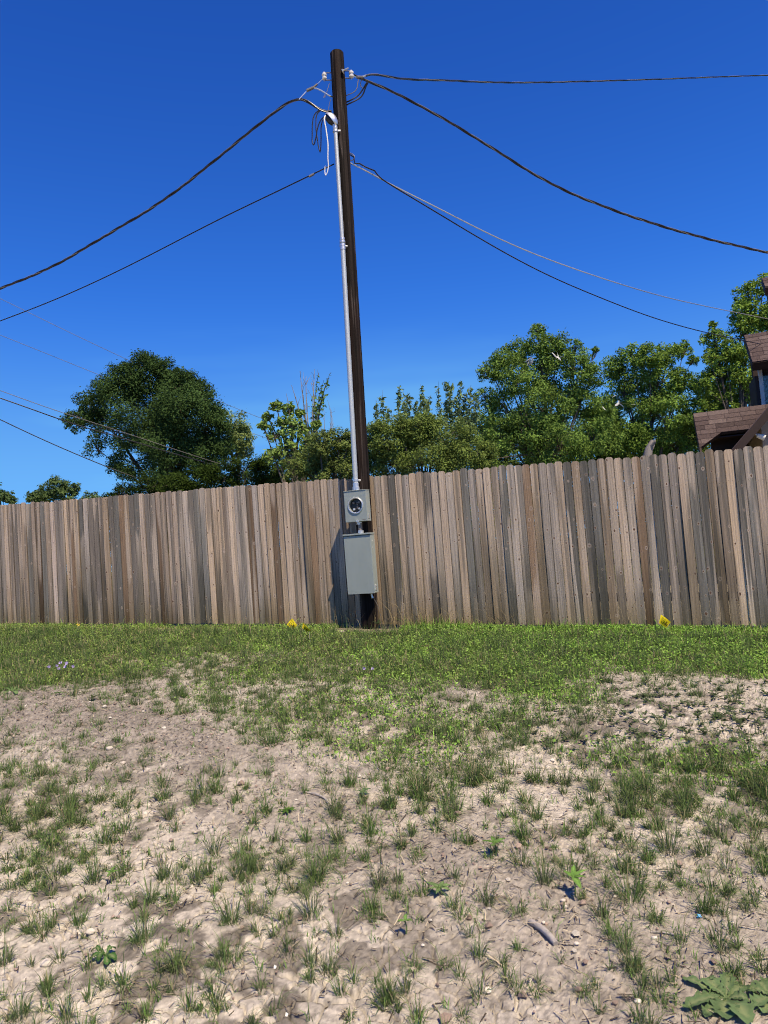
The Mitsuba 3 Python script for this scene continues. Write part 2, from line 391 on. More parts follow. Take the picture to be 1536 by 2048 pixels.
def ground_z(x, y):                          # from here on: the height of the finished sheet
    x, y = np.asarray(x, float), np.asarray(y, float); yc = np.clip(y, -300, 3000)
    return _interp(np.stack([yc, np.clip(x / (0.60 * np.clip(yc, 1.7, None) + 0.05), -60, 60)], -1)).reshape(x.shape)


tag('ground', 'bare cracked pale soil rising towards the fence', None, None, 'structure')

# ------------------------------------------------------------------ wooden fence
FENCE = thing('wooden_fence', 'long weathered fence of narrow dog-eared wooden pickets', 'fence')
PITCHS = 0.0898


def picket(k, s, z0, h, q, r):
    w, th = 0.0856 + r.normal(0, 0.0006), 0.0165
    off0 = r.normal(0, 0.0030); yaw = r.normal(0, 0.055); tw = r.normal(0, 0.075); lean = r.normal(0, 0.0012); bow = r.normal(0, 0.006)
    cut = 0.021
    prof = [(0.0, 0, 0), (h * 0.33, 0, 0), (h * 0.66, 0, 0), (h - cut * 1.05, 0, 0), (h - cut * 0.35, cut * 0.52, 0), (h, cut * 1.05, 0)]
    v, uv = [], []
    for z, ins, _ in prof:
        a = yaw + tw * (z / h - 0.5); o = off0 + bow * math.sin(math.pi * z / h) * (1 if z < h else 0)
        for x in (-w / 2 + ins, -0.12 * w, 0.2 * w, w / 2 - ins) if ins < 0.018 else (-w / 2 + ins, -w * 0.09, w * 0.09, w / 2 - ins):
            for side in (0, 1):
                xx = x + lean * (z - h / 2); oo = o + x * a + (th if side == 0 else 0.0)
                v.append(fp(s + xx, oo, z0 + z)); uv.append((k + 0.5 + 0.98 * x / w * 1.0, q * 10 + z))
    v = np.array(v); uv = np.array(uv); n = len(prof); f = []
    idx = lambda r_, c, sd: (r_ * 4 + c) * 2 + sd
    for r_ in range(n - 1):
        for c in range(3):
            a, b, cc, d = idx(r_, c, 0), idx(r_, c + 1, 0), idx(r_ + 1, c + 1, 0), idx(r_ + 1, c, 0)
            f += [(a, b, cc), (a, cc, d)]
            a, b, cc, d = (i + 1 for i in (a, b, cc, d))
            f += [(a, cc, b), (a, d, cc)]
        for c, fl in ((0, 1), (3, 0)):
            a, b, cc, d = idx(r_, c, 0), idx(r_, c, 1), idx(r_ + 1, c, 1), idx(r_ + 1, c, 0)
            f += [(a, d, cc), (a, cc, b)] if fl else [(a, b, cc), (a, cc, d)]
    for r_, fl in ((0, 0), (n - 1, 1)):
        for c in range(3):
            a, b, cc, d = idx(r_, c, 0), idx(r_, c + 1, 0), idx(r_, c + 1, 1), idx(r_, c, 1)
            f += [(a, b, cc), (a, cc, d)] if fl else [(a, cc, b), (a, d, cc)]
    f = np.array(f)
    # split vertices so the uv stay per face side and normals are flat
    return (v, f), uv


s_gap0, s_gap1 = fs(on_fence(717, 1100))[0], fs(on_fence(744.5, 1100))[0]
s_lo, s_hi = fs(on_fence(-40, 1100))[0] - 0.9, fs(on_fence(1576, 1100))[0] + 1.2
# board tones read from left to right (t tan, p pinkish, g grey, d dark, o orange, s silver, h half stained)
LEFT = 'gdpgg pggph opoggp gdpst opggp gggpd pgpdt opggg ppgdg ptggp tdggd ooggh ghggo pghgg gsogp pgpdd tohpp tghpp otppp'.replace(' ', '')
RIGHT = 'thpdp gtpgg pgtdg ptpdg gotgg phthd ttpgo gdggp dhtpt hdpgp htddh tpttd ptppg ootph tgpth ptgtt ppgtt'.replace(' ', '')
LEFT = 'gpgdg' + 'pgssot' + 'ggpgg' + 'pdots' + 'pgsog' + 'gtpgp' + 'pdpod' + 'psggt' + 'otdgg' + 'gptgd' + 'otgdp' + 'ggops' + 'pgghd' + 'dtttp' + 'pggog' + 'ptotp' + 'pptop' + 'tgpot'
TONE = {'t': 0, 'p': 1, 'g': 2, 'd': 3, 'o': 4, 's': 5, 'h': 6}
_rp = np.random.default_rng(77)
spots = []
s = s_gap0 - PITCHS / 2
while s > s_lo: spots.append(s); s -= PITCHS
spots = spots[::-1]; nl = len(spots)
s = s_gap1 + PITCHS / 2
while s < s_hi: spots.append(s); s += PITCHS
for k, s in enumerate(spots):
    if k < nl: ch = LEFT[::-1][(nl - 1 - k) % len(LEFT)]
    else: ch = RIGHT[(k - nl) % len(RIGHT)]
    if k < nl and ch in 'h' and _rp.random() < .5: ch = 'g'
    z0 = base_z(s) + _rp.normal(0, 0.004) + 0.012 * (meshkit.noise(np.array([s * 0.6, 2, 3])) - .5)
    m, uv = picket(k, s, z0, 1.80 + 0.0017 * s + _rp.normal(0, 0.005), TONE[ch], _rp)
    put('picket', m, 'mat_picket', FENCE, False, uv=uv)
for zr in (0.30, 0.90, 1.47):
    m = [fp(sx, o, base_z(sx) + zr + dz) for sx in (s_lo, s_hi) for o in (-0.001, -0.039) for dz in (-0.043, 0.043)]
    put('rail', man(m3.Manifold.hull_points(np.array(m))), 'mat_rail', FENCE)
for sx in np.arange(-6.1, 5.4, 2.35):
    b = float(ground_z(*fp(sx, -0.09, 0)[:2]))
    M = frame(fp(sx, -0.09, 0), TV, -NV, [0, 0, 1])
    put('post', xf(box((-0.045, -0.045, b - 0.3), (0.045, 0.045, base_z(sx) + 1.66), 0.004), M), 'mat_rail', FENCE)

# ------------------------------------------------------------------ utility pole and service equipment
PB = on_fence(739.5, 1250, 0.085); PB[2] = float(ground_z(PB[0], PB[1])) - 0.2
POFF = 0.085; PS = fs(PB)[0]; PY = PB[1]
PT = at(673.5, 106, PY)
GZ = PB[2] + 0.2
AX = (PT - PB); PH = np.linalg.norm(AX); AXu = AX / PH


def on_pole(py):                             # axis point at the height of that pixel row
    lo, hi = 0.0, 1.0
    for _ in range(50):
        mid = (lo + hi) / 2; p = PB + AX * mid; d = p - EYE
        yy = H / 2 - F * (d @ CU) / (d @ _f)
        lo, hi = (mid, hi) if yy > py else (lo, mid)
    return PB + AX * lo


def prad(p): return 0.104 - 0.019 * np.clip((p[2] - PB[2]) / (PT[2] - PB[2]), 0, 1)


POLE = thing('utility_pole', 'tall dark brown round wooden utility pole standing at the gap in the fence', 'utility pole')
rr, zz, sides = [], [], 40
v, uv = [], []
hs = np.linspace(0, PH, 60); hs = np.r_[hs[:-1], PH - 0.012, PH]
for i, h_ in enumerate(hs):
    p = PB + AXu * h_; r0 = prad(p) - (0.010 if i == len(hs) - 1 else 0)
    for j in range(sides + 1):
        a = 2 * np.pi * j / sides
        rj = r0 * (1 + 0.05 * (meshkit.noise(np.array([3 * math.cos(a) + 5, 3 * math.sin(a) + 5, h_ * 0.35])) - 0.5))
        v.append(p + rj * np.array([math.cos(a), math.sin(a), 0])); uv.append((j / sides, h_))
v.append(PT.copy()); uv.append((0.5, PH)); n1 = sides + 1
f = [t for i in range(len(hs) - 1) for j in range(sides) for t in ((i * n1 + j, i * n1 + j + 1, (i + 1) * n1 + j + 1), (i * n1 + j, (i + 1) * n1 + j + 1, (i + 1) * n1 + j))]
f += [((len(hs) - 1) * n1 + j, (len(hs) - 1) * n1 + j + 1, len(v) - 1) for j in range(sides)]
put('pole', (np.array(v), np.array(f)), 'mat_pole', POLE, True, uv=np.array(uv))


def P(px, py, dy=0.0): return at(px, py, PY + dy)


def clevis(px, py, sx, dy):                  # spool insulator held by two straps on the pole's side
    c = P(px, py, dy); ax = on_pole(py)
    k = put('insulator', xf(arr(trimesh.creation.revolve(np.array([(0.0, -.04), (.022, -.04), (.030, -.032), (.030, -.014), (.019, -.006), (.019, .006), (.030, .014), (.030, .032), (.022, .04), (0, .04)]), sections=18)), frame(c, [1, 0, 0], [0, 1, 0], [0, 0, 1])), 'mat_porcelain', POLE, 40)
    for dz in (-0.048, 0.048):
        a = c + np.array([0, 0, dz]); b = ax + np.array([0, 0, dz])
        put('strap', tube([a + np.array([-.014 * sx, 0, 0]), a, a + (b - a) * .5, b], 0.007, 6), 'mat_steel_dark', k)
    put('pin', tube([c - np.array([0, 0, .06]), c + np.array([0, 0, .06])], 0.007, 8), 'mat_zinc', k)


clevis(648.5, 153, -1, 0.02); clevis(702.5, 149, 1, -0.02)
put('bolt', tube([P(684, 142, -0.08), P(697, 136, -0.10)], 0.009, 8), 'mat_zinc', POLE)
put('washer', tube([P(685, 143, -0.085), P(686.5, 142.2, -0.087)], 0.028, 10), 'mat_zinc', POLE)
put('hook', tube(spline([P(698, 306), P(704, 308, -.02), P(709, 316, -.03), P(707, 319, -.02), P(699, 313)], 14), 0.005, 6), 'mat_steel_dark', POLE)

COND = thing('service_conduit', 'bright galvanised metal conduit strapped up the left side of the dark pole', 'conduit')
pipe = [on_pole(py) + np.array([-0.072, -0.105, 0]) for py in (977, 488, 258)]
pipe[0] = P(712.2, 979, -0.19); pipe[1] = P(685, 488, -0.13); pipe[2] = P(670.2, 252, -0.12)
put('pipe', tube([pipe[0], pipe[0] * .5 + pipe[1] * .5, pipe[1]], 0.0295, 20), 'mat_galv', COND, 40)
put('pipe', tube([pipe[1], pipe[1] * .5 + pipe[2] * .5, pipe[2]], 0.0250, 20), 'mat_galv', COND, 40)
du = unit(pipe[1] - pipe[0])
for d0, d1, r in ((-0.075, -0.045, .034), (-0.03, -0.005, .037), (0.015, 0.04, .035), (0.05, 0.075, .032)):
    put('coupling', tube([pipe[1] + du * d0, pipe[1] + du * d1], r, 20), 'mat_zinc', COND, 40)
put('connector', tube([pipe[0] - du * 0.01, pipe[0] + du * 0.03], 0.043, 8), 'mat_zinc', COND, 40)
put('connector', tube([pipe[0] + du * 0.031, pipe[0] + du * 0.075], 0.036, 20), 'mat_zinc', COND, 40)
for py, pxe in ((263, 681), (493.5, 694.5), (961, 721)):
    c0, c1 = [(p, q) for p, q in ((pipe[1], pipe[2]), (pipe[0], pipe[1]))][0 if py < 488 else 1]
    tt = (py - (488 if py < 488 else 979)) / ((252 - 488) if py < 488 else (488 - 979)); c = c0 + (c1 - c0) * tt
    st = put('pipe_strap', tube([c - du * 0.011, c + du * 0.011], 0.034, 20), 'mat_zinc', COND, 40)
    e = at(pxe, py, c[1] + 0.03)
    put('screw', tube([c + (e - c) * .45 + np.array([0, -.012, 0]), e + np.array([0, -.012, 0])], 0.012, 8), 'mat_zinc', st)
# weatherhead: a cast hood, open to the lower left
hc = P(661.5, 240, -0.13)
hx = unit(P(673, 252, -0.13) - P(648, 229, -0.13)); hy = np.array([0, -1.0, 0]); hy = unit(hy - hx * (hy @ hx)); hz = np.cross(hx, hy)
if hz[2] < 0: hz = -hz; hy = -hy
S = lambda r, k: m3.Manifold.sphere(1.0, 40).scale([.105 * k, .062 * k, .075 * k])
hood = S(1, 1.0) - S(1, 0.90) - m3.Manifold.cube([1, 1, 1], True).translate([0, 0, -0.5 - 0.004])
hood = hood.rotate([0, 8, 0])
put('weatherhead', xf(man(hood), frame(hc, hx, np.cross(hz, hx), hz)), 'mat_alum', COND, 35)
ins = m3.Manifold.sphere(1.0, 32).scale([.088, .052, .05]).trim_by_plane([0, 0, -1], -0.012)
put('wire_insert', xf(man(ins), frame(hc, hx, np.cross(hz, hx), hz)), 'mat_black', COND, 35)
put('hub', tube([P(670.8, 258, -0.12), P(668.5, 246, -0.125)], 0.030, 18), 'mat_zinc', COND, 40)

# meter socket
BD = 0.118
BOFF = POFF + 0.112                         # back of the boxes


def local(o, off): return frame(fp(o, off, 0), TV, [0, 0, 1], NV)     # x along the fence, y up, z towards the viewer


def corner(px, py): p = on_fence(px, py, BOFF + BD); return fs(p)[0], p[2]


METER = thing('meter_socket', 'small grey metal meter socket box with a round black opening', 'meter box')
(x0, zt), (x1, zt2), (x2, zb), (x3, zb2) = corner(688.2, 983), corner(731.5, 981), corner(690.2, 1043.8), corner(734.7, 1042.7)
xa, xb, za, zb_ = (x0 + x2) / 2, (x1 + x3) / 2, (zb + zb2) / 2, (zt + zt2) / 2
ML = local(0, BOFF)
rc = corner(711, 1011)
ob = m3.Manifold.cylinder(0.3, 0.083, 0.083, 48).translate([rc[0], rc[1], BD - 0.06])
body = m3.Manifold.batch_hull([m3.Manifold.cube([xb - xa - 0.004 * a, zb_ - za - 0.004 * a, BD - 0.004 * b]).translate([xa + .002 * a, za + .002 * a, .002 * b]) for a, b in ((0, 1), (1, 0))]) - ob
put('body', xf(man(body), ML), 'mat_box', METER, 25)
put('top_lip', xf(box((xa - .004, zb_ + .001, 0), (xb + .004, zb_ + .009, BD + .007), .002), ML), 'mat_box', METER)
ring = trimesh.creation.revolve(np.array([(.081, 0), (.097, 0), (.098, .006), (.093, .013), (.086, .012), (.0815, .004), (.081, 0)]), sections=56)
put('sealing_ring', xf(arr(ring), ML @ frame([rc[0], rc[1], BD + .0005], [1, 0, 0], [0, 1, 0], [0, 0, 1])), 'mat_alum', METER, 40)
put('back_plate', xf(man(m3.Manifold.cylinder(0.02, 0.082, 0.082, 40)), ML @ frame([rc[0], rc[1], BD - 0.058], [1, 0, 0], [0, 1, 0], [0, 0, 1])), 'mat_black', METER, 30)
for dx, dz in ((-.032, .035), (.040, .037), (-.030, -.042), (.040, -.038)):
    put('jaw', xf(box((rc[0] + dx - .013, rc[1] + dz - .012, BD - .037), (rc[0] + dx + .013, rc[1] + dz + .012, BD - .012), .004), ML), 'mat_steel_dark' if dz > 0 else 'mat_zinc', METER)
for i, dz in enumerate((.034, .012, -.010, -.030)):
    put('terminal', xf(box((rc[0] + .004, rc[1] + dz - .008, BD - .037), (rc[0] + .024, rc[1] + dz + .008, BD - .022), .003), ML), 'mat_steel_dark', METER)
put('latch', xf(box((rc[0] - .004, za - .006, BD + .0005), (rc[0] + .03, za + .012, BD + .012), .002), ML), 'mat_zinc', METER)
put('nameplate', xf(box((xb - .062, za + .014, BD + .0002), (xb - .022, za + .023, BD + .0014)), ML), 'mat_steel_dark', METER)
put('hinge_tab', xf(box((xb + .0002, za + .03, .05), (xb + .006, za + .075, .085), .001), ML), 'mat_alum', METER)

# breaker box
BRK = thing('breaker_box', 'large grey metal breaker box with a plain door, below the meter socket', 'breaker box')
(a0, t0), (a1, t1), (a2, b0), (a3, b1) = corner(686.6, 1073), corner(741, 1069), corner(696, 1188.6), corner(750, 1185.6)
BL = local(0, BOFF)
lean = ((a2 - a0) + (a3 - a1)) / 2 / ((b0 + b1) / 2 - (t0 + t1) / 2)
cx, w_, top, bot = (a0 + a1 + a2 + a3) / 4, ((a1 - a0) + (a3 - a2)) / 2, (t0 + t1) / 2, (b0 + b1) / 2; hgt = top - bot
lf = frame(BL[:3, 3] + TV * cx + np.array([0, 0, (top + bot) / 2]), TV, unit(np.array([0, 0, 1.0]) + TV * lean), NV)
put('body', xf(box((-w_ / 2, -hgt / 2, 0), (w_ / 2, hgt / 2, BD - .010), .002), lf), 'mat_box', BRK)
put('door', xf(box((-w_ / 2 + .001, -hgt / 2 - .004, BD - .0095), (w_ / 2 - .004, hgt / 2 - .004, BD + .001), .002), lf), 'mat_box', BRK)
put('top_lid', xf(box((-w_ / 2 - .006, hgt / 2 + .004, 0), (w_ / 2 + .006, hgt / 2 + .022, BD + .016), .003), lf), 'mat_box', BRK)
for zz_ in (0.27, 0.19, -.25): put('screw', xf(man(m3.Manifold.sphere(.0055, 12)), lf @ frame([w_ / 2 + .001, zz_, BD - .04], [1, 0, 0], [0, 1, 0], [0, 0, 1])), 'mat_zinc', BRK, 40)
put('side_latch', xf(box((w_ / 2 + .0005, -hgt / 2 + .03, BD - .05), (w_ / 2 + .007, -hgt / 2 + .085, BD - .02), .001), lf), 'mat_alum', BRK)
put('nipple', tube([fp(*[corner(716, 1045)[0], BOFF + .06], corner(716, 1046)[1]), fp(corner(717.5, 1064)[0], BOFF + .06, corner(717.5, 1066)[1])], .026, 18), 'mat_steel_dark', BRK, 40)
put('hub', tube([fp(corner(718, 1059)[0], BOFF + .06, corner(718, 1060.5)[1]), fp(corner(718, 1066)[0], BOFF + .06, corner(718, 1066.5)[1])], .036, 18), 'mat_zinc', BRK, 40)
put('nut', tube([fp(corner(715, 1046)[0], BOFF + .06, corner(716, 1044)[1]), fp(corner(715, 1050)[0], BOFF + .06, corner(716, 1049)[1])], .033, 8), 'mat_zinc', BRK)
gr_ = corner(739, 1190)
put('ground_clamp', tube([fp(gr_[0], BOFF + .05, bot - .004), fp(gr_[0], BOFF + .05, bot - .03), fp(gr_[0] + .01, BOFF + .045, bot - .062)], [.012, .010, .016], 10), 'mat_zinc', BRK, 40)
put('ground_wire', tube(spline([fp(gr_[0] + .01, BOFF + .04, bot - .06), fp(gr_[0] + .05, BOFF + .01, bot - .16), fp(gr_[0] + .075, BOFF - .02, GZ + .05), fp(gr_[0] + .08, BOFF - .02, GZ - .02)], 14), .003, 6), 'mat_steel_dark', BRK)


# ------------------------------------------------------------------ cables
def px_curve(pts, n): return spline([at(x, y, PY + dy) for x, y, dy in pts], n)


def single(name, label, pts, r, mat, cat='cable', n=90, group=None, wob=0.0):
    p = px_curve(pts, n)
    if wob: p[:, 2] += wob * (meshkit.fbm(np.stack([np.arange(n) * .21, np.zeros(n), np.zeros(n)], 1), 2, 3) - .5)
    k = numbered(name); put(k, tube(p, r, 6), mat); tag(k, label, cat, group); return k


def triplex(name, label, pts, r, twist, n=260):
    k = thing(name, label, 'power cable'); c = px_curve(pts, n); r = np.broadcast_to(r, (n,))
    L = np.r_[0, np.cumsum(np.linalg.norm(np.diff(c, axis=0), axis=1))]
    t = unit(np.gradient(c, axis=0)); a = unit(np.cross(t, [0, 0, 1.0])); b = np.cross(t, a)
    for i, (nm, mat, rr) in enumerate((('insulated_conductor', 'mat_rubber', r), ('insulated_conductor', 'mat_rubber', r), ('bare_neutral', 'mat_grey_cable', r * .62))):
        ph = 2 * np.pi * i / 3 + L / twist * 2 * np.pi
        put(nm, tube(c + (r * 1.12)[:, None] * (np.cos(ph)[:, None] * a + np.sin(ph)[:, None] * b), rr, 6), mat, k)


triplex('service_cable', 'thick twisted black power cable sagging from the pole top down to the left edge',
        [(-520, 790, 5.5), (-250, 678, 3.8), (0, 577, 2.6), (120, 525, 2.05), (200, 478, 1.7), (330, 398, 1.1), (450, 304, .55), (520, 247, .25), (565, 213, .08), (598, 199, 0.02), (622, 207, 0), (640, 219, 0), (663, 222, 0.02)], np.linspace(.0120, .0085, 260), .80)
triplex('service_cable', 'thick twisted black power cable sagging from the pole top down to the right edge',
        [(708, 150, 0), (716, 154, 0), (740, 164, .05), (800, 191, .15), (900, 245, .35), (1000, 306, .55), (1100, 366, .8), (1200, 410, 1.0), (1350, 460, 1.4), (1536, 505, 2.0), (1750, 545, 2.8), (1950, 570, 3.6)], np.linspace(.0085, .0105, 260), .80)
triplex('overhead_cable', 'thin dark twisted cable running almost level from the pole top to the right edge',
        [(722, 155, 0), (733, 151, 0.05), (742, 149.5, .1), (780, 154, .4), (860, 160, 1.1), (980, 164.5, 2.2), (1100, 164.5, 3.4), (1200, 162, 4.4), (1300, 159, 5.4), (1420, 154.5, 6.6), (1536, 150.5, 7.8), (1750, 142, 10)], .0072, 1.3)
single('telephone_cable', 'thin dark cable from the middle of the pole falling to the left edge', [(-300, 775, 4.2), (0, 642, 2.5), (150, 582, 1.8), (300, 510, 1.2), (450, 433, .6), (560, 380, .2), (620, 351, 0), (668, 328, 0)], .0085, 'mat_rubber')
put('splice', tube([P(618, 353.5, -.01), P(628, 348, -.01)], .014, 8), 'mat_grey_cable', 'telephone_cable')
single('messenger_wire', 'pale bare wire from the middle of the pole falling to the house at right', [(700, 326, 0), (715, 333, 0), (760, 357, .2), (850, 403, .6), (1000, 478, 1.5), (1150, 538, 2.6), (1250, 571, 3.4), (1400, 610, 5.5), (1527, 636, 7.4), (1552, 641, 7.84)], .0080, 'mat_alum')
single('telephone_cable', 'dark wavy cable from the middle of the pole to the house, below the pale wire', [(698, 308, -.02), (708, 318, -.02), (711, 328, -.02), (717, 327, -.01), (728, 332, 0), (736, 337, 0), (745, 338.5, .02), (756, 351, .1), (768, 361, .15), (800, 381, .3), (850, 411, .6), (1000, 500, 1.5), (1100, 552, 2.3), (1200, 595, 3.2), (1300, 633, 4.0), (1400, 662, 4.8), (1536, 691, 6.0)], .0085, 'mat_rubber', n=150)
# far lines at the left
single('distant_wire', 'faint topmost far wire passing behind the big dark tree', [(-150, 525, 22), (0, 597, 23), (171, 680, 24), (254, 719, 25), (440, 803, 27), (511, 832, 28), (580, 858, 29)], .011, 'mat_grey_cable')
single('distant_wire', 'faint second far wire meeting the left side of the big dark tree', [(-150, 608, 22), (0, 670, 23), (90, 706, 24), (184, 744, 25), (300, 790, 26), (504, 866, 28), (570, 889, 29)], .011, 'mat_grey_cable')
single('distant_wire', 'thin grey wire just above the thick black line at left', [(-150, 728, 3.5), (0, 781, 4.0), (124, 825, 4.5), (220, 856, 5), (320, 889, 5.5), (406, 917, 6), (520, 952, 7)], .0062, 'mat_grey_cable')
single('distant_cable', 'thick black line crossing low in front of the big dark tree', [(-150, 738, 3.5), (0, 796, 4.0), (65, 819, 4.2), (130, 842, 4.5), (230, 872, 5), (330, 902, 5.5), (410, 925, 6), (520, 960, 7)], .0105, 'mat_rubber')
single('distant_cable', 'lowest dark line at left, running down to the foot of the big tree', [(-150, 772, 14), (0, 839, 15), (70, 872, 15.5), (140, 903, 16), (210, 932, 16.5), (300, 965, 17)], .017, 'mat_rubber')


def loose(label, pts, r, mat, n=40, cat='loose wire'):
    return single('drip_loop', label, pts, r, mat, cat, n)


loose('leftmost black wire loop hanging beside the weatherhead', [(638, 221, 0), (630, 228, -.01), (625.5, 242, -.02), (624.5, 262, -.02), (624.2, 278, -.02), (625, 287, -.03), (627, 290, -.04), (630, 283, -.05), (634, 262, -.06), (640, 243, -.07), (648, 234, -.08), (655, 236, -.09)], .0075, 'mat_rubber')
loose('longer black wire loop hanging close beside the weatherhead', [(640, 222, 0), (634, 229, -.01), (632, 240, -.02), (632, 258, -.03), (635, 280, -.04), (638.5, 300, -.05), (640, 304, -.06), (641.5, 293, -.07), (642, 268, -.08), (643.5, 246, -.09), (647, 238, -.1), (655, 238, -.1)], .0075, 'mat_rubber')
loose('long white wire loop hanging out of the weatherhead', [(656, 234, -.13), (652, 231, -.15), (649.5, 234, -.16), (650.5, 250, -.16), (654, 272, -.16), (656, 292, -.16), (655.8, 318, -.16), (654.5, 345, -.16), (651.5, 351, -.16), (649.8, 345, -.15), (650.5, 332, -.15)], np.linspace(.0095, .0045, 40), 'mat_white')
loose('thin pale wire running from the splice down behind the pole', [(628, 176, 0), (640, 180, 0), (650, 186, 0), (658, 191, 0), (666, 193.5, .04)], .008, 'mat_alum')
loose('thin dark tie wire curling beside the pole under the left insulator', [(660, 167, 0), (656, 176, 0), (653, 185, 0), (648, 193, 0), (648, 195.5, 0), (650.5, 193, 0), (651, 187, 0)], .0035, 'mat_steel_dark')
loose('thin grey tail wire rising above the weatherhead', [(662, 198, 0), (659.5, 205, 0), (657.5, 215, 0), (657, 226, 0)], .0035, 'mat_grey_cable', 12)
loose('upper black jumper wire from the right side of the pole up to the right cable', [(690, 206, .05), (700, 201, 0), (712, 194, 0), (722, 184, 0), (729, 173, -.02), (734, 165, -.05)], .0095, 'mat_rubber')
loose('lower black jumper wire from the right side of the pole up to the right cable', [(690, 212, .05), (701, 206, 0), (715, 199, 0), (725, 190, 0), (730, 178, -.02), (736, 166, -.05)], .0095, 'mat_rubber')
loose('thin jumper wire with a small clamp right of the pole top', [(690, 193.5, .05), (700, 188, 0), (711, 181.5, 0), (714, 176, 0), (715.5, 166, 0), (718, 158, 0)], .0055, 'mat_grey_cable')
loose('short dark jumper loop under the right dead-end grip', [(726, 157, 0), (722, 163, 0), (721, 170, 0), (724, 175, 0), (728, 176, 0)], .005, 'mat_rubber', 20)
gk = thing('wire_grip', 'small grey wedge clamp on the left cable near the pole', 'cable clamp')
put('wedge', tube([P(613.5, 181.5), P(626, 175.5)], .018, 8), 'mat_grey_cable', gk); put('tail', tube([P(626, 175.5), P(634.5, 168.5)], .013, 8), 'mat_steel_dark', gk)
put('bail', tube([P(634, 169), P(648, 155)], .003, 6), 'mat_zinc', gk); put('tail', tube([P(598, 199), P(614, 181.5)], .007, 6), 'mat_alum', gk)
gk = thing('wire_grip', 'pale wedge clamp right of the pole top where the right cables meet', 'cable clamp')
put('wedge', tube([P(713, 154.5), P(726, 155)], .017, 8), 'mat_grey_cable', gk); put('bail', tube([P(703, 150), P(714, 155)], .008, 6), 'mat_alum', gk); put('tail', tube([P(724, 154), P(731, 152)], .012, 6), 'mat_alum', gk)


# ------------------------------------------------------------------ trees and shrubs
def leaf_mesh(c, nrm, size, aspect, col, r):
    n = len(c); nrm = unit(nrm); t = unit(np.cross(nrm, r.normal(size=(n, 3)))); b = np.cross(nrm, t)
    L = size[:, None] * t; Wd = size[:, None] * aspect * b; fold = size[:, None] * 0.16 * nrm
    v = np.stack([c - L, c + Wd * .9 + fold - L * .1, c + L, c - Wd * .9 + fold - L * .1], 1).reshape(-1, 3)
    k = np.arange(n)[:, None] * 4
    f = np.vstack([k + np.array([0, 1, 2]), k + np.array([0, 2, 3])])
    return (v, f), np.repeat(col, 4, 0)


def tree(name, label, cat, blobs, Y, col, leaf, dens, trunk, seed, group=None, var=.25, sub=.36, limbs=True, depth=.8, yellow=.12, keep=1.0, bark='mat_bark', up=.5):
    """blobs: (px, py, radius in px[, weight]); each is a cloud of leaf clumps round a limb's end."""
    r = np.random.default_rng(seed); k = thing(name, label, cat, group)
    C, Nn, S_, K, limbsm = [], [], [], [], []
    base = at(trunk[0], trunk[1], Y); gz = float(ground_z(base[0], base[1])); base[2] = min(gz, base[2])
    top = at(trunk[0] + trunk[2], trunk[3], Y)
    ctr = np.mean([at(b[0], b[1], Y) for b in blobs], axis=0)
    for b in blobs:
        R = b[2] * Y / F; c = at(b[0], b[1], Y + r.uniform(-1, 1) * R * depth); wgt = b[3] if len(b) > 3 else 1.0
        nsub = max(6, int((24 * wgt + 8) * (.36 / sub) ** 1.5)); R *= 1.04
        d = unit(r.normal(size=(nsub, 3))); sc = c + d * R * (r.uniform(.25, 1, nsub) ** .6)[:, None] * np.array([1, 1, .92]); sr = R * sub * r.uniform(.65, 1.35, nsub)
        for q, q_r in zip(sc, sr):
            m = max(6, int(2.1 * dens * wgt * (q_r ** 2) / leaf ** 2))
            p = unit(r.normal(size=(m, 3))) * (r.uniform(0, 1, m) ** .45)[:, None] * q_r * np.array([1, 1, .8]) + q
            far = r.random(m) < .07; p[far] = q + (p[far] - q) * r.uniform(1.1, 1.7, (far.sum(), 1))
            C.append(p); o = unit(p - q) * .5 + unit(p - ctr) * .5
            Nn.append(o * .75 + r.normal(size=(m, 3)) * .6 + np.array([0, 0, up])); S_.append(leaf * r.uniform(.6, 1.25, m))
            tone = 1 + var * r.normal() * .6; K.append(np.clip(np.array(col) * tone * (1 + var * .5 * r.normal(size=(m, 1))), .004, 1) * (1 + yellow * np.clip(r.normal(size=(m, 1)), 0, 2) * np.array([.35, .12, -.1])))
        if limbs:
            mid = base + (c - base) * .5 + np.array([0, 0, .12]) * np.linalg.norm(c - base) * r.uniform(.2, 1) + r.normal(0, .05 * R, 3)
            low = base + (top - base) * r.uniform(.35, .95); mid = (low + c) / 2 + np.array([0, 0, .1 * R])
            limbsm.append(tube(spline([low, mid, c], 9), np.linspace(.040, .010, 9) * (.6 + R), 5))
            for q in sc[::2]: limbsm.append(tube(spline([c + (mid - c) * .15, (c + q) / 2 + r.normal(0, .1 * R, 3), q], 5), np.linspace(.014, .004, 5) * (.6 + R), 4))
    C, Nn, S_, K = map(np.concatenate, (C, Nn, S_, K))
    lm, lc = leaf_mesh(C, Nn, S_, .52, K, r)
    put('crown', lm, 'mat_foliage', k, False, color=lc)
    limbsm.append(tube(spline([base - np.array([0, 0, .3]), base + (top - base) * .5 + r.normal(0, .05, 3), top], 8), np.linspace(trunk[4], trunk[4] * .45, 8), 9))
    put('trunk', merge(limbsm), bark, k)
    return k


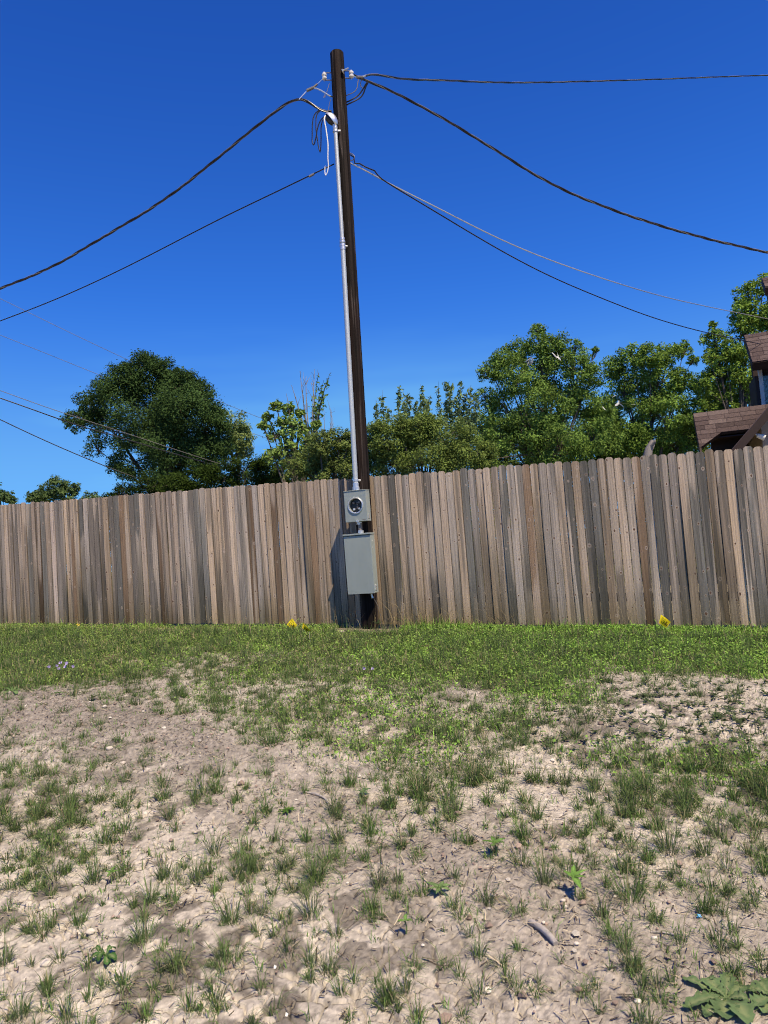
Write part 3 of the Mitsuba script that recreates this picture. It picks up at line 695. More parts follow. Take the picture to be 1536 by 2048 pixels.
tree('broad_tree', 'big dense dark green tree with a round crown above the left part of the fence', 'tree',
     [(300, 752, 46), (240, 772, 50), (352, 775, 50), (188, 812, 38), (152, 838, 26), (270, 815, 62, .8), (375, 825, 58), (418, 860, 44), (232, 870, 50, .55), (320, 875, 66), (405, 905, 50), (265, 925, 42, .7), (232, 930, 22, .6), (340, 935, 55), (205, 855, 35, .5), (298, 728, 24), (260, 742, 26), (335, 742, 28), (402, 785, 26), (430, 830, 26), (190, 895, 24, .5), (380, 770, 30), (445, 885, 26)],
     27, (.064, .116, .037), .050, 2.1, (330, 1000, -8, 860, .28), 1, var=.22, yellow=.08)
tree('slender_tree', 'pale green tree showing just right of the big dark tree', 'tree', [(470, 850, 28), (485, 880, 22), (462, 900, 28), (492, 905, 14)], 30, (.23, .31, .11), .06, 2.2, (475, 1000, 0, 880, .1), 2)
for i, (bl, lab, tx) in enumerate(([[(8, 990, 18), (-25, 985, 26), (22, 1000, 10)], 'small far tree cut by the left edge above the fence', 0], [[(110, 980, 26), (85, 995, 24), (140, 990, 20), (128, 968, 11), (70, 1000, 16), (150, 975, 10)], 'low far tree second from the left edge above the fence', 110], [[(183, 995, 14), (200, 1000, 12), (172, 1003, 12)], 'tiny far tree top between the low far tree and the big dark tree', 185])):
    tree('far_tree', lab, 'tree', bl, 42, (.11, .17, .062), .085, 2.4, (tx, 1060, 0, 1000, .12), 5 + i, var=.3)
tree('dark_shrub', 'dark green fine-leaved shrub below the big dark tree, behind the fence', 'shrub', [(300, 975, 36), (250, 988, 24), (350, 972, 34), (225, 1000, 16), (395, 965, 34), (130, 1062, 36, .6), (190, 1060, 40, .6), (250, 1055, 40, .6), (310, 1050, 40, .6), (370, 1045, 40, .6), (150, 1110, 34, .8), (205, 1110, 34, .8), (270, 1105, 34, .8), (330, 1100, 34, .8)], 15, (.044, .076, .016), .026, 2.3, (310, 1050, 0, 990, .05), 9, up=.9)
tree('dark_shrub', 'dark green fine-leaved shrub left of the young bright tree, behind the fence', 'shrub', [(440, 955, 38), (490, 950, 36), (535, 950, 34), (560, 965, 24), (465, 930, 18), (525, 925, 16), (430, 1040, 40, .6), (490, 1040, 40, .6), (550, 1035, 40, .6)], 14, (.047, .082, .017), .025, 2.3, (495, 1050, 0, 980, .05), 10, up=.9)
tree('young_tree', 'young bright green tree with big loose leaves left of the pole', 'tree',
     [(553, 812, 11), (535, 835, 12), (526, 850, 9), (578, 818, 14), (565, 845, 16), (585, 850, 18), (606, 855, 16), (548, 868, 18), (580, 880, 22), (612, 880, 18), (560, 905, 22), (545, 915, 20), (596, 905, 20), (632, 850, 10), (600, 825, 9)],
     13, (.22, .33, .085), .050, 1.15, (588, 1040, -4, 880, .05), 11, var=.3, yellow=.2, sub=.45)


def whips(name, label, cat, base, tips, Y, col, leaf, per, seed, bare=0.0, mat='mat_bark', start=.25, th=.010, spread=.06):
    r = np.random.default_rng(seed); k = thing(name, label, cat); st, C, K = [], [], []
    for t_ in tips:
        bx = base[0] + (t_[0] - base[0]) * .35 if len(t_) < 4 else t_[2]
        a, c = at(bx, base[1] if len(t_) < 4 else t_[3], Y + r.uniform(-.3, .3)), at(t_[0], t_[1], Y + r.uniform(-.5, .5))
        mid = (a + c) / 2 + np.array([r.normal(0, .04), 0, 0]) * np.linalg.norm(c - a)
        p = spline([a, mid, c], 22); st.append(tube(p, np.linspace(th, th * .25, 22), 4))
        L = np.linalg.norm(c - a)
        if r.random() >= bare:
            m = int(per * L); u = r.uniform(start, 1, m); q = p[(u * 21).astype(int)]
            C.append(q + r.normal(0, spread, (m, 3)) * np.clip(1.3 - u, .35, 1)[:, None]); K.append(np.clip(np.array(col) * (1 + .25 * r.normal(size=(m, 1))), .01, 1))
        for _ in range(int(3 * L) if bare else 2):
            u = r.integers(6, 20); q = p[u]; e = q + np.array([r.normal(0, .14), r.normal(0, .1), abs(r.normal(.25, .1))]) * L * .45
            st.append(tube([q, (q + e) / 2 + r.normal(0, .02, 3), e], [th * .45, th * .3, th * .15], 4))
    if C:
        C, K = np.concatenate(C), np.concatenate(K); lm, lc = leaf_mesh(C, r.normal(size=C.shape) + np.array([0, -.3, .5]), leaf * r.uniform(.6, 1.2, len(C)), .5, K, r)
        put('crown', lm, 'mat_foliage', k, False, color=lc)
    put('stem', merge(st), mat, k)
    return k


whips('bare_sapling', 'bare grey leafless sapling left of the pole against the sky', 'sapling', (622, 930),
      [(573, 787, 612, 880), (583, 770, 615, 880), (600, 742, 618, 880), (612, 752, 620, 880), (622, 765, 622, 880), (629, 738, 622, 880), (607, 790, 618, 880), (592, 800, 616, 890)], 14, (.1, .1, .1), .04, 10, 21, bare=1.0, mat='mat_dead', th=.016)
whips('leafy_sapling', 'thin sapling with one strand of bright leaves, just left of the conduit', 'sapling', (640, 930),
      [(661, 745, 632, 880), (655, 760, 632, 880), (648, 760, 632, 880), (645, 790, 630, 880), (638, 745, 628, 880)], 13.6, (.16, .25, .07), .05, 30, 22, start=.35, th=.012)
whips('bare_sapling', 'short bare twiggy sapling close to the conduit', 'sapling', (655, 930), [(648, 820, 650, 890), (655, 800, 652, 890), (661, 815, 653, 890), (667, 845, 655, 890)], 14, (.1, .1, .1), .04, 10, 23, bare=1.0, mat='mat_dead', th=.010)
whips('tall_shrub', 'tall shrub of thin upright leafy shoots behind the olive bush, nearest the pole', 'shrub', (800, 960),
      [(752, 800), (764, 790), (778, 815), (800, 770), (806, 800), (815, 785), (822, 790), (841, 768), (832, 800), (850, 795), (862, 790)], 16, (.18, .26, .115), .060, 62, 24, start=.45, th=.012, spread=.09)
whips('tall_shrub', 'tall shrub of thin upright leafy shoots between the olive bush and the large right tree', 'shrub', (910, 960),
      [(876, 775), (888, 762), (892, 800), (905, 765), (912, 790), (921, 760), (930, 785), (942, 770), (950, 790), (958, 800), (900, 820), (935, 815)], 16.5, (.18, .26, .115), .060, 62, 25, start=.45, th=.012, spread=.09)
tree('round_bush', 'wide olive green round bush behind the fence right of the pole', 'bush',
     [(830, 872, 50), (770, 880, 40), (895, 882, 48), (945, 905, 38), (800, 852, 26), (868, 856, 30), (752, 862, 24), (850, 915, 55), (785, 925, 45), (910, 925, 48), (965, 930, 28), (745, 900, 30), (735, 935, 25), (975, 905, 20), (835, 850, 22), (770, 1000, 42, .7), (840, 1000, 46, .7), (910, 1000, 46, .7), (965, 990, 36, .7), (790, 1070, 46, .7), (870, 1070, 46, .7), (940, 1065, 44, .7), (990, 1050, 34, .7)],
     11.8, (.185, .262, .070), .021, 2.1, (850, 1050, 0, 960, .06), 31, var=.2, yellow=.2, up=.75)
tree('round_bush', 'loose green bush behind the fence on the left of the conduit', 'bush',
     [(640, 890, 30), (680, 882, 26), (620, 925, 36), (672, 925, 38), (705, 905, 26), (595, 935, 28), (705, 945, 25), (640, 955, 26), (700, 870, 14), (655, 868, 14), (620, 1010, 36, .7), (680, 1010, 36, .7), (720, 1000, 30, .7), (640, 1070, 40, .7), (700, 1070, 40, .7)],
     11.6, (.18, .245, .072), .023, 1.9, (650, 1050, 0, 960, .05), 32, var=.25, yellow=.15, up=.7)
tree('large_tree', 'large green tree right of the olive bush, tallest spray near its middle', 'tree',
     [(1075, 660, 16), (1082, 690, 28), (1042, 705, 30), (1115, 690, 26), (1005, 722, 28), (982, 745, 24), (966, 790, 20, .6), (1025, 755, 44), (1090, 745, 50), (1150, 735, 34), (1152, 690, 14, .6), (1168, 710, 16, .6), (1190, 700, 7), (1010, 815, 46, .75), (1085, 815, 56), (1160, 800, 48), (1045, 885, 48), (1120, 890, 56), (985, 870, 34), (1195, 880, 44), (1185, 750, 26), (975, 920, 26), (1200, 820, 30)],
     20, (.175, .285, .066), .043, 2.0, (1100, 1050, -5, 830, .2), 41, var=.28, yellow=.12)
tree('middle_tree', 'mid green tree between the large tree and the house', 'tree',
     [(1232, 735, 26), (1265, 715, 30), (1300, 710, 28), (1338, 712, 30), (1368, 698, 16), (1385, 720, 12), (1245, 780, 42), (1310, 765, 48), (1365, 765, 32), (1260, 840, 50), (1335, 835, 50), (1275, 890, 44), (1345, 890, 40), (1215, 850, 30), (1380, 840, 26)],
     22, (.18, .295, .062), .047, 2.0, (1300, 1050, 0, 850, .18), 42, var=.28, yellow=.14)
tree('leafy_tree', 'tall bright green tree behind the house roof at the right edge', 'tree',
     [(1500, 592, 26), (1480, 622, 24), (1528, 570, 24), (1515, 630, 30), (1490, 660, 30), (1428, 680, 22), (1450, 705, 28), (1418, 715, 18), (1478, 705, 30), (1440, 750, 34), (1485, 755, 38), (1402, 770, 24), (1500, 790, 30), (1450, 800, 34), (1405, 820, 28), (1540, 640, 30), (1535, 750, 30), (1425, 650, 8), (1575, 600, 40), (1580, 700, 50)],
     21, (.21, .33, .065), .056, 1.9, (1480, 1050, 0, 820, .18), 43, var=.35, yellow=.25)
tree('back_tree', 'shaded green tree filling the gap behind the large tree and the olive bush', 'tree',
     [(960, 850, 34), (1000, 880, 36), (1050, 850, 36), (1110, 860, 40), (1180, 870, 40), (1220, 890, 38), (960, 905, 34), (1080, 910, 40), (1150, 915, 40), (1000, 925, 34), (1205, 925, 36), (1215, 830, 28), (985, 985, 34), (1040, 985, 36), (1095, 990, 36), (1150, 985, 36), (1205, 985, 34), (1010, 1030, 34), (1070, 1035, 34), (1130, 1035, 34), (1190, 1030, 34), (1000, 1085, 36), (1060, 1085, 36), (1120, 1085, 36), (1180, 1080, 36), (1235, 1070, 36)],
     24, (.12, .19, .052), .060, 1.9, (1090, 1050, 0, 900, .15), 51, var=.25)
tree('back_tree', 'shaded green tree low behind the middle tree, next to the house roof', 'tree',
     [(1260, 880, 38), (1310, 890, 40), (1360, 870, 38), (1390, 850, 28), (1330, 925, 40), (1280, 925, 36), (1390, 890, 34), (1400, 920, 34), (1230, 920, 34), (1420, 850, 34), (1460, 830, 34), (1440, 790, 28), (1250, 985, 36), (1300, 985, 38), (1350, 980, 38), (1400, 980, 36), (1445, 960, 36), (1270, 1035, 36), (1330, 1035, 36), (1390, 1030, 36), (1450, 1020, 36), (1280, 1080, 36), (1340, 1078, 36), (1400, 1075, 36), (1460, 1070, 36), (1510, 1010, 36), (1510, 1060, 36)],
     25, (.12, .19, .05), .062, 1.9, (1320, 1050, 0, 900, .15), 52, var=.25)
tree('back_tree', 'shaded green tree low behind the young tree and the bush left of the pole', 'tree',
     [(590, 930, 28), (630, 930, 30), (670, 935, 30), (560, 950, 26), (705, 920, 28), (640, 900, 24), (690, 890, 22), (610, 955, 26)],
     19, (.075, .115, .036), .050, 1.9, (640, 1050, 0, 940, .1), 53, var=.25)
sk = thing('dead_snag', 'broken grey dead trunk poking up just above the fence top', 'dead trunk')
put('trunk', tube([at(1290, 960, 11.5), at(1294, 915, 11.5), at(1298, 898, 11.5), at(1303, 889, 11.5), at(1304, 880, 11.5)], [.075, .07, .062, .055, .02], 9), 'mat_dead', sk, 50)
put('branch', tube([at(1299, 898, 11.5), at(1309, 884, 11.4), at(1311, 879, 11.4)], [.04, .025, .008], 6), 'mat_dead', sk, 50)


# white plastic shreds caught in the crowns
def scrap(label, cx_, cy_, Y, strips, seed):
    r = np.random.default_rng(seed); k = numbered('plastic_scrap'); ms = []
    for pts, w in strips:
        p = spline([at(cx_ + x, cy_ + y, Y + r.uniform(-.1, .1)) for x, y in pts], 10); t = unit(np.gradient(p, axis=0)); a = unit(np.cross(t, r.normal(size=3)) + np.array([0, 0, .3]))
        wd = .62 * w * Y / F * (.35 + .65 * np.sin(np.linspace(.3, 2.9, 10)))[:, None]
        v = np.vstack([p + a * wd, p - a * wd]); i = np.arange(9); f = np.vstack([np.stack([i, i + 1, i + 11], 1), np.stack([i, i + 11, i + 10], 1)]); ms.append((v, f))
    for m in ms: put('strip', m, 'mat_film', k)
    tag(k, label, 'plastic scrap')


scrap('crumpled white plastic scrap high in the large tree, the left one', 1060, 722, 18.6, [([(-6, 8), (0, 0), (6, -6)], 4), ([(-2, 8), (4, 2), (7, -4)], 4), ([(0, -8), (5, -4), (6, 3)], 3), ([(-10, 2), (-4, -2), (2, -8)], 2)], 1)
scrap('torn white plastic scrap high in the large tree, right of the crumpled one', 1114, 713, 18.6, [([(-10, -8), (-4, -2), (0, 4)], 2.5), ([(-2, 0), (5, 4), (8, 8)], 3), ([(0, -9), (2, -2), (4, 6)], 2), ([(4, 3), (9, 0), (13, 1)], 1.6)], 2)
scrap('long white plastic streamer snagged where two tree crowns meet', 1238, 805, 19.0, [([(0, 0), (12, 2), (32, 4)], 2.2), ([(-14, -10), (-6, -14), (-5, 2)], 1.5), ([(-8, 6), (-2, 2), (0, -4)], 4), ([(0, 2), (6, 6), (10, 10)], 1.6), ([(-33, 8), (-28, 14), (-22, 18)], 2)], 3)

# ------------------------------------------------------------------ house at the right edge (parallel to the fence)
HOUSE = thing('house', 'brown shingled house with several roofs at the right edge behind the fence', 'house')


def hp(px, py, w): return on_fence(px, py, -w)


HR = unit(NV * -1.0 + np.array([0, 0, 1.02]))          # up along a roof that faces the fence
HN = np.cross(TV, HR); HN = HN if HN @ NV > 0 else -HN


def roof(name, px_tl, px_r_top, w_top, slope_len, seed, length, expose=.142, poly=None):
    """A roof slope facing the viewer, its top-left corner at a pixel; courses of tabs, each a piece."""
    tl = hp(*px_tl, w_top); r = np.random.default_rng(seed)
    cut = m3.CrossSection([poly]) if poly else m3.CrossSection.square([length + .03, slope_len + .03]).translate([-.03, -slope_len - .03])
    k = put(name, xf(man(cut.extrude(.056).translate([0, 0, -.06])), frame(tl, TV, HR, HN)), 'mat_fascia', HOUSE)
    M = frame(tl, TV, HR, HN)
    put('edge_trim', xf(box((-.035, -slope_len - .02, -.16), (-.001, .0, -.002)), M), 'mat_fascia', k)
    if not poly: put('eave_board', xf(box((-.03, -slope_len - .045, -.20), (length, -slope_len - .021, -.01)), M), 'mat_fascia', k)
    n = int(slope_len / expose)
    for i in range(n + 1):
        y1 = -i * expose; x = -.02 - r.uniform(0, .25)
        while x < length:
            w = r.choice([.20, .28, .33, .38]); a, b = max(x, -.03), min(x + w - .006, length)
            y0 = max(y1 - expose, -slope_len - .03)
            if b - a > .03 and y1 - y0 > .02:
                t = .006 + r.uniform(0, .004)
                pts = np.array([(a, y0, .0), (b, y0, .0), (a, y0, .004 + t), (b, y0, .004 + t), (a, y1, .001), (b, y1, .001), (a, y1, .005), (b, y1, .005)])
                hull = m3.Manifold.hull_points(pts)
                if poly:
                    hull = hull ^ cut.extrude(.2).translate([0, 0, -.1])
                    if hull.num_tri() == 0: x += w; continue
                put('shingle', xf(man(hull), M), f'mat_shingle_{r.choice([0, 0, 1, 1, 2, 3])}', k)
            x += w
    return k, tl


W1 = 7.6
def on_roof(tl, px, py):
    d = ray(px, py); p = EYE + d * (((tl - EYE) @ HN) / (d @ HN)); return [float((p - tl) @ TV), float((p - tl) @ HR)]


_tl = hp(1389.7, 827, W1); _a, _b, _c = on_roof(_tl, 1398.5, 897), on_roof(_tl, 1442.5, 865), on_roof(_tl, 1560, 854.5)
r1, tl1 = roof('lower_roof', (1389.7, 827), None, W1, 1.9, 1, 3.4, poly=[(-.03, 0), (-.03, _a[1] - .25), (_a[0] - .15, _a[1] - .25), tuple(_a), tuple(_b), (3.4, _b[1]), (3.4, 0)])
r2, tl2 = roof('upper_roof', (1491.5, 670), None, W1 + 1.0, 1.02, 2, 2.4)
r3, tl3 = roof('high_roof', (1526.5, 556), None, W1 + 3.2, .42, 3, 2.0)
zg = base_z(4) - .05


def slab(name, s0, s1, w0, w1, z0, z1, mat, parent=HOUSE, bev=0.0): return put(name, xf(box((s0, -w1, z0), (s1, -w0, z1), bev), frame(fp(0, 0, 0), TV, NV, [0, 0, 1])), mat, parent)


s1_, _ = fs(tl1); s2_, _ = fs(tl2); s3_, _ = fs(tl3)
e1 = tl1 + HR * _b[1]; e2 = tl2 - HR * 1.02; e3 = tl3 - HR * .42
we1, we2, we3 = (-fs(e)[1] for e in (e1, e2, e3))
wt1, wt2, wt3 = (-fs(t)[1] for t in (tl1, tl2, tl3))
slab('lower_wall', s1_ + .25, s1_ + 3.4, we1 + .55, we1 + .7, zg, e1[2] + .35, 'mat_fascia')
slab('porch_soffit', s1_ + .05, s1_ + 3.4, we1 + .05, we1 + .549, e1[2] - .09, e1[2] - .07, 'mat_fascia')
# upper storey: wall below the upper roof with a recessed window
wz0, wz1 = hp(1519, 812, we2 + .4)[2], hp(1519, 735, we2 + .4)[2]
sw0, sw1 = fs(hp(1522, 770, we2 + .4))[0], fs(hp(1522, 770, we2 + .4))[0] + .95
slab('upper_wall', s2_ + .13, sw0 - .03, we2 + .4, we2 + .52, hp(1510, 752, we2 + .4)[2], e2[2] + .10, 'mat_siding')
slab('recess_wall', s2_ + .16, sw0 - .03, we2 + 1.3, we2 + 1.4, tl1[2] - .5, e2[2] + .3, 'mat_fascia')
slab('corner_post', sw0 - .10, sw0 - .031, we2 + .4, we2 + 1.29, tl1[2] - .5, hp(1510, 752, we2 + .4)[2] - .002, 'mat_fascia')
slab('upper_wall', sw1 + .03, s2_ + 2.4, we2 + .4, we2 + .52, tl1[2] - .5, e2[2] + .10, 'mat_siding')
slab('upper_wall', sw0 - .03, sw1 + .03, we2 + .4, we2 + .52, tl1[2] - .5, wz0 - .03, 'mat_siding')
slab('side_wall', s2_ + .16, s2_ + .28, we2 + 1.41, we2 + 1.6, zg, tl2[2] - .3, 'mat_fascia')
slab('soffit', s2_ + .02, s2_ + 2.4, we2 + .06, we2 + .399, e2[2] - .10, e2[2] - .06, 'mat_siding')
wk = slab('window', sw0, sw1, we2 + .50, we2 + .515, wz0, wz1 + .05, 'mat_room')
for a, b, c, d in ((sw0 - .028, sw0 + .045, wz0 - .03, wz1 + .05), (sw1 - .045, sw1 + .028, wz0 - .03, wz1 + .05)): slab('frame', a, b, we2 + .385, we2 + .46, c, d, 'mat_frame', wk, .003)
slab('frame', sw0 + .19, sw0 + .225, we2 + .40, we2 + .45, wz0, wz1 + .02, 'mat_frame', wk, .003)
slab('sill', sw0 - .05, sw1 + .05, we2 + .36, we2 + .47, wz0 - .06, wz0 - .031, 'mat_frame', wk, .003)
put('pane', xf(arr(trimesh.Trimesh([[sw0 + .046, 0, wz0], [sw1 - .046, 0, wz0], [sw1 - .046, 0, wz1 + .05], [sw0 + .046, 0, wz1 + .05]], [[0, 1, 2], [0, 2, 3]], process=False)), frame(fp(0, -(we2 + .47), 0), TV, NV, [0, 0, 1])), 'mat_pane', wk)
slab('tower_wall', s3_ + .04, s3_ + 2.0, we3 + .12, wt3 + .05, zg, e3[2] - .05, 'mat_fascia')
# projecting front gable: its left rake rises to the right
WG = we1 - 1.2
ga, gb = hp(1470, 907, WG), hp(1541, 824, WG); gb = ga + (gb - ga) * 3.2
dg = unit(gb - ga); ng = np.cross(NV, dg); ng = ng if ng[2] > 0 else -ng
gk = put('gable_roof', xf(box((-.25, .002, -1.8), (np.linalg.norm(gb - ga), .075, .32)), frame(ga, dg, ng, NV)), 'mat_shingle_0', HOUSE)
put('bargeboard', xf(box((-.25, -.045, .321), (np.linalg.norm(gb - ga), .085, .36), .003), frame(ga, dg, ng, NV)), 'mat_fascia', gk)
sg, _ = fs(ga); L_ = (gb - ga) @ TV
pts = np.array([fp(sg + x, -WG + o, z) for o in (0, -1.7) for x, z in ((.45, zg), (.45, ga[2] + .45 * dg[2] / (dg @ TV) - .02), (L_, gb[2] - .02), (L_, zg))])
put('gable_wall', man(m3.Manifold.hull_points(pts)), 'mat_siding', HOUSE)
lt = thing('flood_light', 'small white flood light under the gable of the house', 'light fixture')
lp = hp(1514, 871, WG - .15)
put('lamp_head', xf(man(m3.Manifold.cylinder(.13, .035, .055, 20)), frame(lp, unit(np.cross([0, 0, 1.0], TV * .8 - np.array([0, 0, .4]))), unit(np.cross(TV * .8 - np.array([0, 0, .4]), np.cross([0, 0, 1.0], TV * .8 - np.array([0, 0, .4])))), unit(TV * .8 - np.array([0, 0, .4])))), 'mat_white', lt, 40)
put('arm', tube([lp, lp - TV * .04 + np.array([0, 0, .06]), lp - TV * .02 + np.array([0, 0, .10]) - NV * .12], .012, 8), 'mat_white', lt, 40)


# ------------------------------------------------------------------ marker flags
def flag(label, corners, stem, seed, dy=0.0, out=.3):
    k = thing('marker_flag', label, 'marker flag', None); r = np.random.default_rng(seed)
    g = on_fence(stem[0], stem[1], out); g[2] = float(ground_z(g[0], g[1])); Y = g[1] + dy
    c = [at(x, y, Y + o) for x, y, o in corners]                                   # a, b, c, d round the sheet
    n = 6; v = []
    for i in range(n):
        for j in range(n):
            a, b = i / (n - 1), j / (n - 1); p = (c[0] * (1 - a) + c[1] * a) * (1 - b) + (c[3] * (1 - a) + c[2] * a) * b
            v.append(p + np.array([0, .012, 0]) * math.sin(a * 4 + seed) * math.sin(b * 3 + 1))
    v = np.array(v); f = [t for i in range(n - 1) for j in range(n - 1) for t in ((i * n + j, (i + 1) * n + j, (i + 1) * n + j + 1), (i * n + j, (i + 1) * n + j + 1, i * n + j + 1))]
    sh = put('sheet', (v, np.array(f)), 'mat_yellow', k, True)
    nn = unit(np.cross(c[1] - c[0], c[3] - c[0])); nn = nn if nn[1] < 0 else -nn
    ms = []
    for a0_, a1_, b0_, b1_ in ((.12, .30, .62, .70), (.36, .55, .62, .70), (.2, .5, .76, .82), (.60, .74, .30, .80), (.12, .28, .20, .27), (.34, .5, .22, .28), (.15, .45, .45, .50), (.78, .9, .5, .86)):
        for q in range(3):
            aa, ab = a0_ + (a1_ - a0_) * q / 3, a0_ + (a1_ - a0_) * (q + .75) / 3
            pp = [(c[0] * (1 - a) + c[1] * a) * (1 - b) + (c[3] * (1 - a) + c[2] * a) * b + nn * .004 + np.array([0, .012, 0]) * math.sin(a * 4 + seed) * math.sin(b * 3 + 1) for a, b in ((aa, b0_), (ab, b0_), (ab, b1_), (aa, b1_))]
            ms.append((np.array(pp), np.array([[0, 1, 2], [0, 2, 3]])))
    put('print', merge(ms), 'mat_print', sh)
    put('stem', tube([g - np.array([0, 0, .02]), c[2] * .5 + c[1] * .5, c[1]], .0022, 5), 'mat_wire', k)


flag('yellow marker flag, larger of the two left of the pole', [(584, 1236.5, 0), (594.5, 1250, .03), (586, 1260, .03), (573.5, 1249, 0)], (594, 1262), 1, 0, .42)
flag('yellow marker flag drooping into the grass just left of the pole', [(605.5, 1245, 0), (623, 1262, .05), (613, 1263, .06), (605, 1256, .02)], (620, 1272), 2, 0, 1.1)
flag('folded yellow marker flag by the right part of the fence', [(1322, 1229, 0), (1342.5, 1244.5, .04), (1332, 1256, .05), (1318, 1246, 0)], (1330, 1258), 3, 0, .28)


# ------------------------------------------------------------------ grass, straw, gravel
def blades(b, h, az, leanv, w, col, r, far=None):
    if far is not None:
        m1, c1 = blades(b[~far], h[~far], az[~far], leanv[~far], w[~far], col[~far], r); f_ = far
        d = np.stack([np.cos(az[f_]), np.sin(az[f_]), 0 * az[f_]], 1); e = np.stack([-d[:, 1], d[:, 0], 0 * d[:, 0]], 1); l_ = leanv[f_][:, None]; hh = h[f_][:, None]
        e = unit(e + d * r.uniform(-1, 1, (len(d), 1))); t = b[f_] + np.array([0, 0, 1.0]) * hh * np.sqrt(np.clip(1 - np.clip(l_, 0, .97) ** 2, .05, 1)) + d * hh * l_ * .95; ww = w[f_][:, None] * .62
        v = np.stack([b[f_] - e * ww, b[f_] + e * ww, t], 1).reshape(-1, 3); k = np.arange(len(d))[:, None] * 3
        return merge([m1, (v, k + np.array([0, 1, 2]))]), np.vstack([c1, np.repeat(col[f_], 3, 0)])
    n = len(b); d = np.stack([np.cos(az), np.sin(az), 0 * az], 1); e = np.stack([-np.sin(az), np.cos(az), 0 * az], 1)
    tw = r.uniform(-1, 1, n)[:, None]; e = unit(e + d * tw)
    up = np.array([0, 0, 1.0]); lean_ = leanv[:, None]; hh = h[:, None]; ww = w[:, None] * .5
    m = b + up * hh * .55 * np.sqrt(np.clip(1 - (lean_ * .5) ** 2, .1, 1)) + d * hh * lean_ * .33
    t = b + up * hh * np.sqrt(np.clip(1 - np.clip(lean_, 0, .97) ** 2, .05, 1)) + d * hh * lean_ * .95
    v = np.stack([b - e * ww * .7, b + e * ww * .7, m - e * ww, m + e * ww, t], 1).reshape(-1, 3)
    k = np.arange(n)[:, None] * 5
    f = np.vstack([k + np.array([0, 1, 3]), k + np.array([0, 3, 2]), k + np.array([2, 3, 4])])
    tipc = np.stack([col, col, col, col, col * np.array([1.25, 1.15, 1.0])], 1).reshape(-1, 3)
    return (v, f), tipc


def visible(x, y, mar=1.06): return np.abs(x) < (0.56 * mar * y + .15)


def scatter(n, r, q0, q1, s0, s1):
    s, q = r.uniform(s0, s1, n), r.uniform(q0, q1, n); p = np.array([0, FD, 0]) + TV * s[:, None] + NV * q[:, None]
    return p[:, 0], p[:, 1], s, q


OLIVE, DRYC = np.array([.245, .360, .090]), np.array([.46, .40, .25])
r = np.random.default_rng(101); PB_ = []
# thick turf along the fence
x, y, s, q = scatter(300000, r, .03, 4.2, -7.2, 5.0)
g, loose_ = zones(x, y); g = g * np.clip(.55 + 1.3 * (fbm2(x, y, 1.7, 3, 61) - .25), 0, 1.6)
edge = np.clip((g - .22) / .68, 0, 1) ** 1.25
keep = visible(x, y) & (r.random(len(x)) < np.clip(edge, 0, 1)) & (np.hypot((x - PB[0] + .03) / 1.25, y - PB[1] + .16) > .30 + .12 * r.random(len(x)))
x, y, s, q = x[keep], y[keep], s[keep], q[keep]; n = len(x)
lush = np.clip((s + 1.2) / 3.5, 0, 1) * .6 + .25 * np.exp(-(q / .7) ** 2) + 1.1 * (fbm2(x, y, 1.3, 3, 71) - .42)
col = OLIVE + (np.array([.215, .415, .068]) - OLIVE) * np.clip(lush, 0, 1)[:, None]; col = col * np.clip(1 + .42 * r.normal(size=(n, 1)), .25, 2.2)
dry = r.random(n) < .14 + .16 * (lush < .2) + .25 * (fbm2(x, y, 2.3, 2, 75) > .58); col[dry] = DRYC * r.uniform(.5, 1.1, (dry.sum(), 1))
h = r.gamma(5, .0074, n) * (1 + .35 * (fbm2(x, y, 2.2, 2, 72) - .4)); tall = r.random(n) < .012 * np.exp(-np.clip(q, 0, 9) / .4) * 3; h[tall] *= 2.6
xe, ye, se, qe = scatter(26000, r, .02, .42, -7.2, 5.0); ke = visible(xe, ye) & (np.hypot((xe - PB[0] + .03) / 1.3, ye - PB[1] + .16) > .36) & (r.random(len(xe)) < (.25 + .9 * (fbm2(xe, ye, 2.5, 2, 77) - .2)) * np.where(se < -.9, .35, 1)); xe, ye = xe[ke], ye[ke]; ne = len(xe)
PB_.append(blades(np.stack([xe, ye, ground_z(xe, ye) - .004], 1), r.gamma(5, .0088, ne) * (1 + 1.1 * np.exp(-((se[ke] - .55) / .4) ** 2) + .8 * np.exp(-((se[ke] - 2.0) / .3) ** 2)), r.uniform(0, 6.283, ne), r.uniform(.1, .9, ne), r.uniform(.004, .008, ne), np.clip((np.array([.185, .262, .075]) * .6 + np.array([.170, .345, .048]) * .4) * (1 + .3 * r.normal(size=(ne, 1))), .01, 1), r))
PB_.append(blades(np.stack([x, y, ground_z(x, y) - .004], 1), h, r.uniform(0, 2 * np.pi, n), r.uniform(.15, .95, n), r.uniform(.004, .0085, n), np.clip(col, .01, 1), r))
# clover-like leaves low in the turf
k_ = r.random(n) < .34 + .4 * np.clip(lush, 0, 1); cl = np.stack([x, y, ground_z(x, y) + r.uniform(.012, .055, n)], 1)[k_]
(cv, cf), cc = leaf_mesh(cl, r.normal(size=cl.shape) * .6 + np.array([0, 0, 1.0]), r.uniform(.007, .015, len(cl)), .7, np.clip((np.array([.22, .33, .085]) + (np.array([.24, .43, .085]) - np.array([.22, .33, .085])) * np.clip(lush, 0, 1)[k_][:, None]) * (1 + .32 * r.normal(size=(len(cl), 1))), .01, 1), r)
m0, c0 = merge([m for m, c in PB_]), np.concatenate([c for m, c in PB_])
put('lawn_grass', merge([m0, (cv, cf)]), 'mat_blade', None, False, color=np.vstack([c0, cc])); tag('lawn_grass', 'thick green grass in a strip along the fence', 'grass', None, 'stuff')

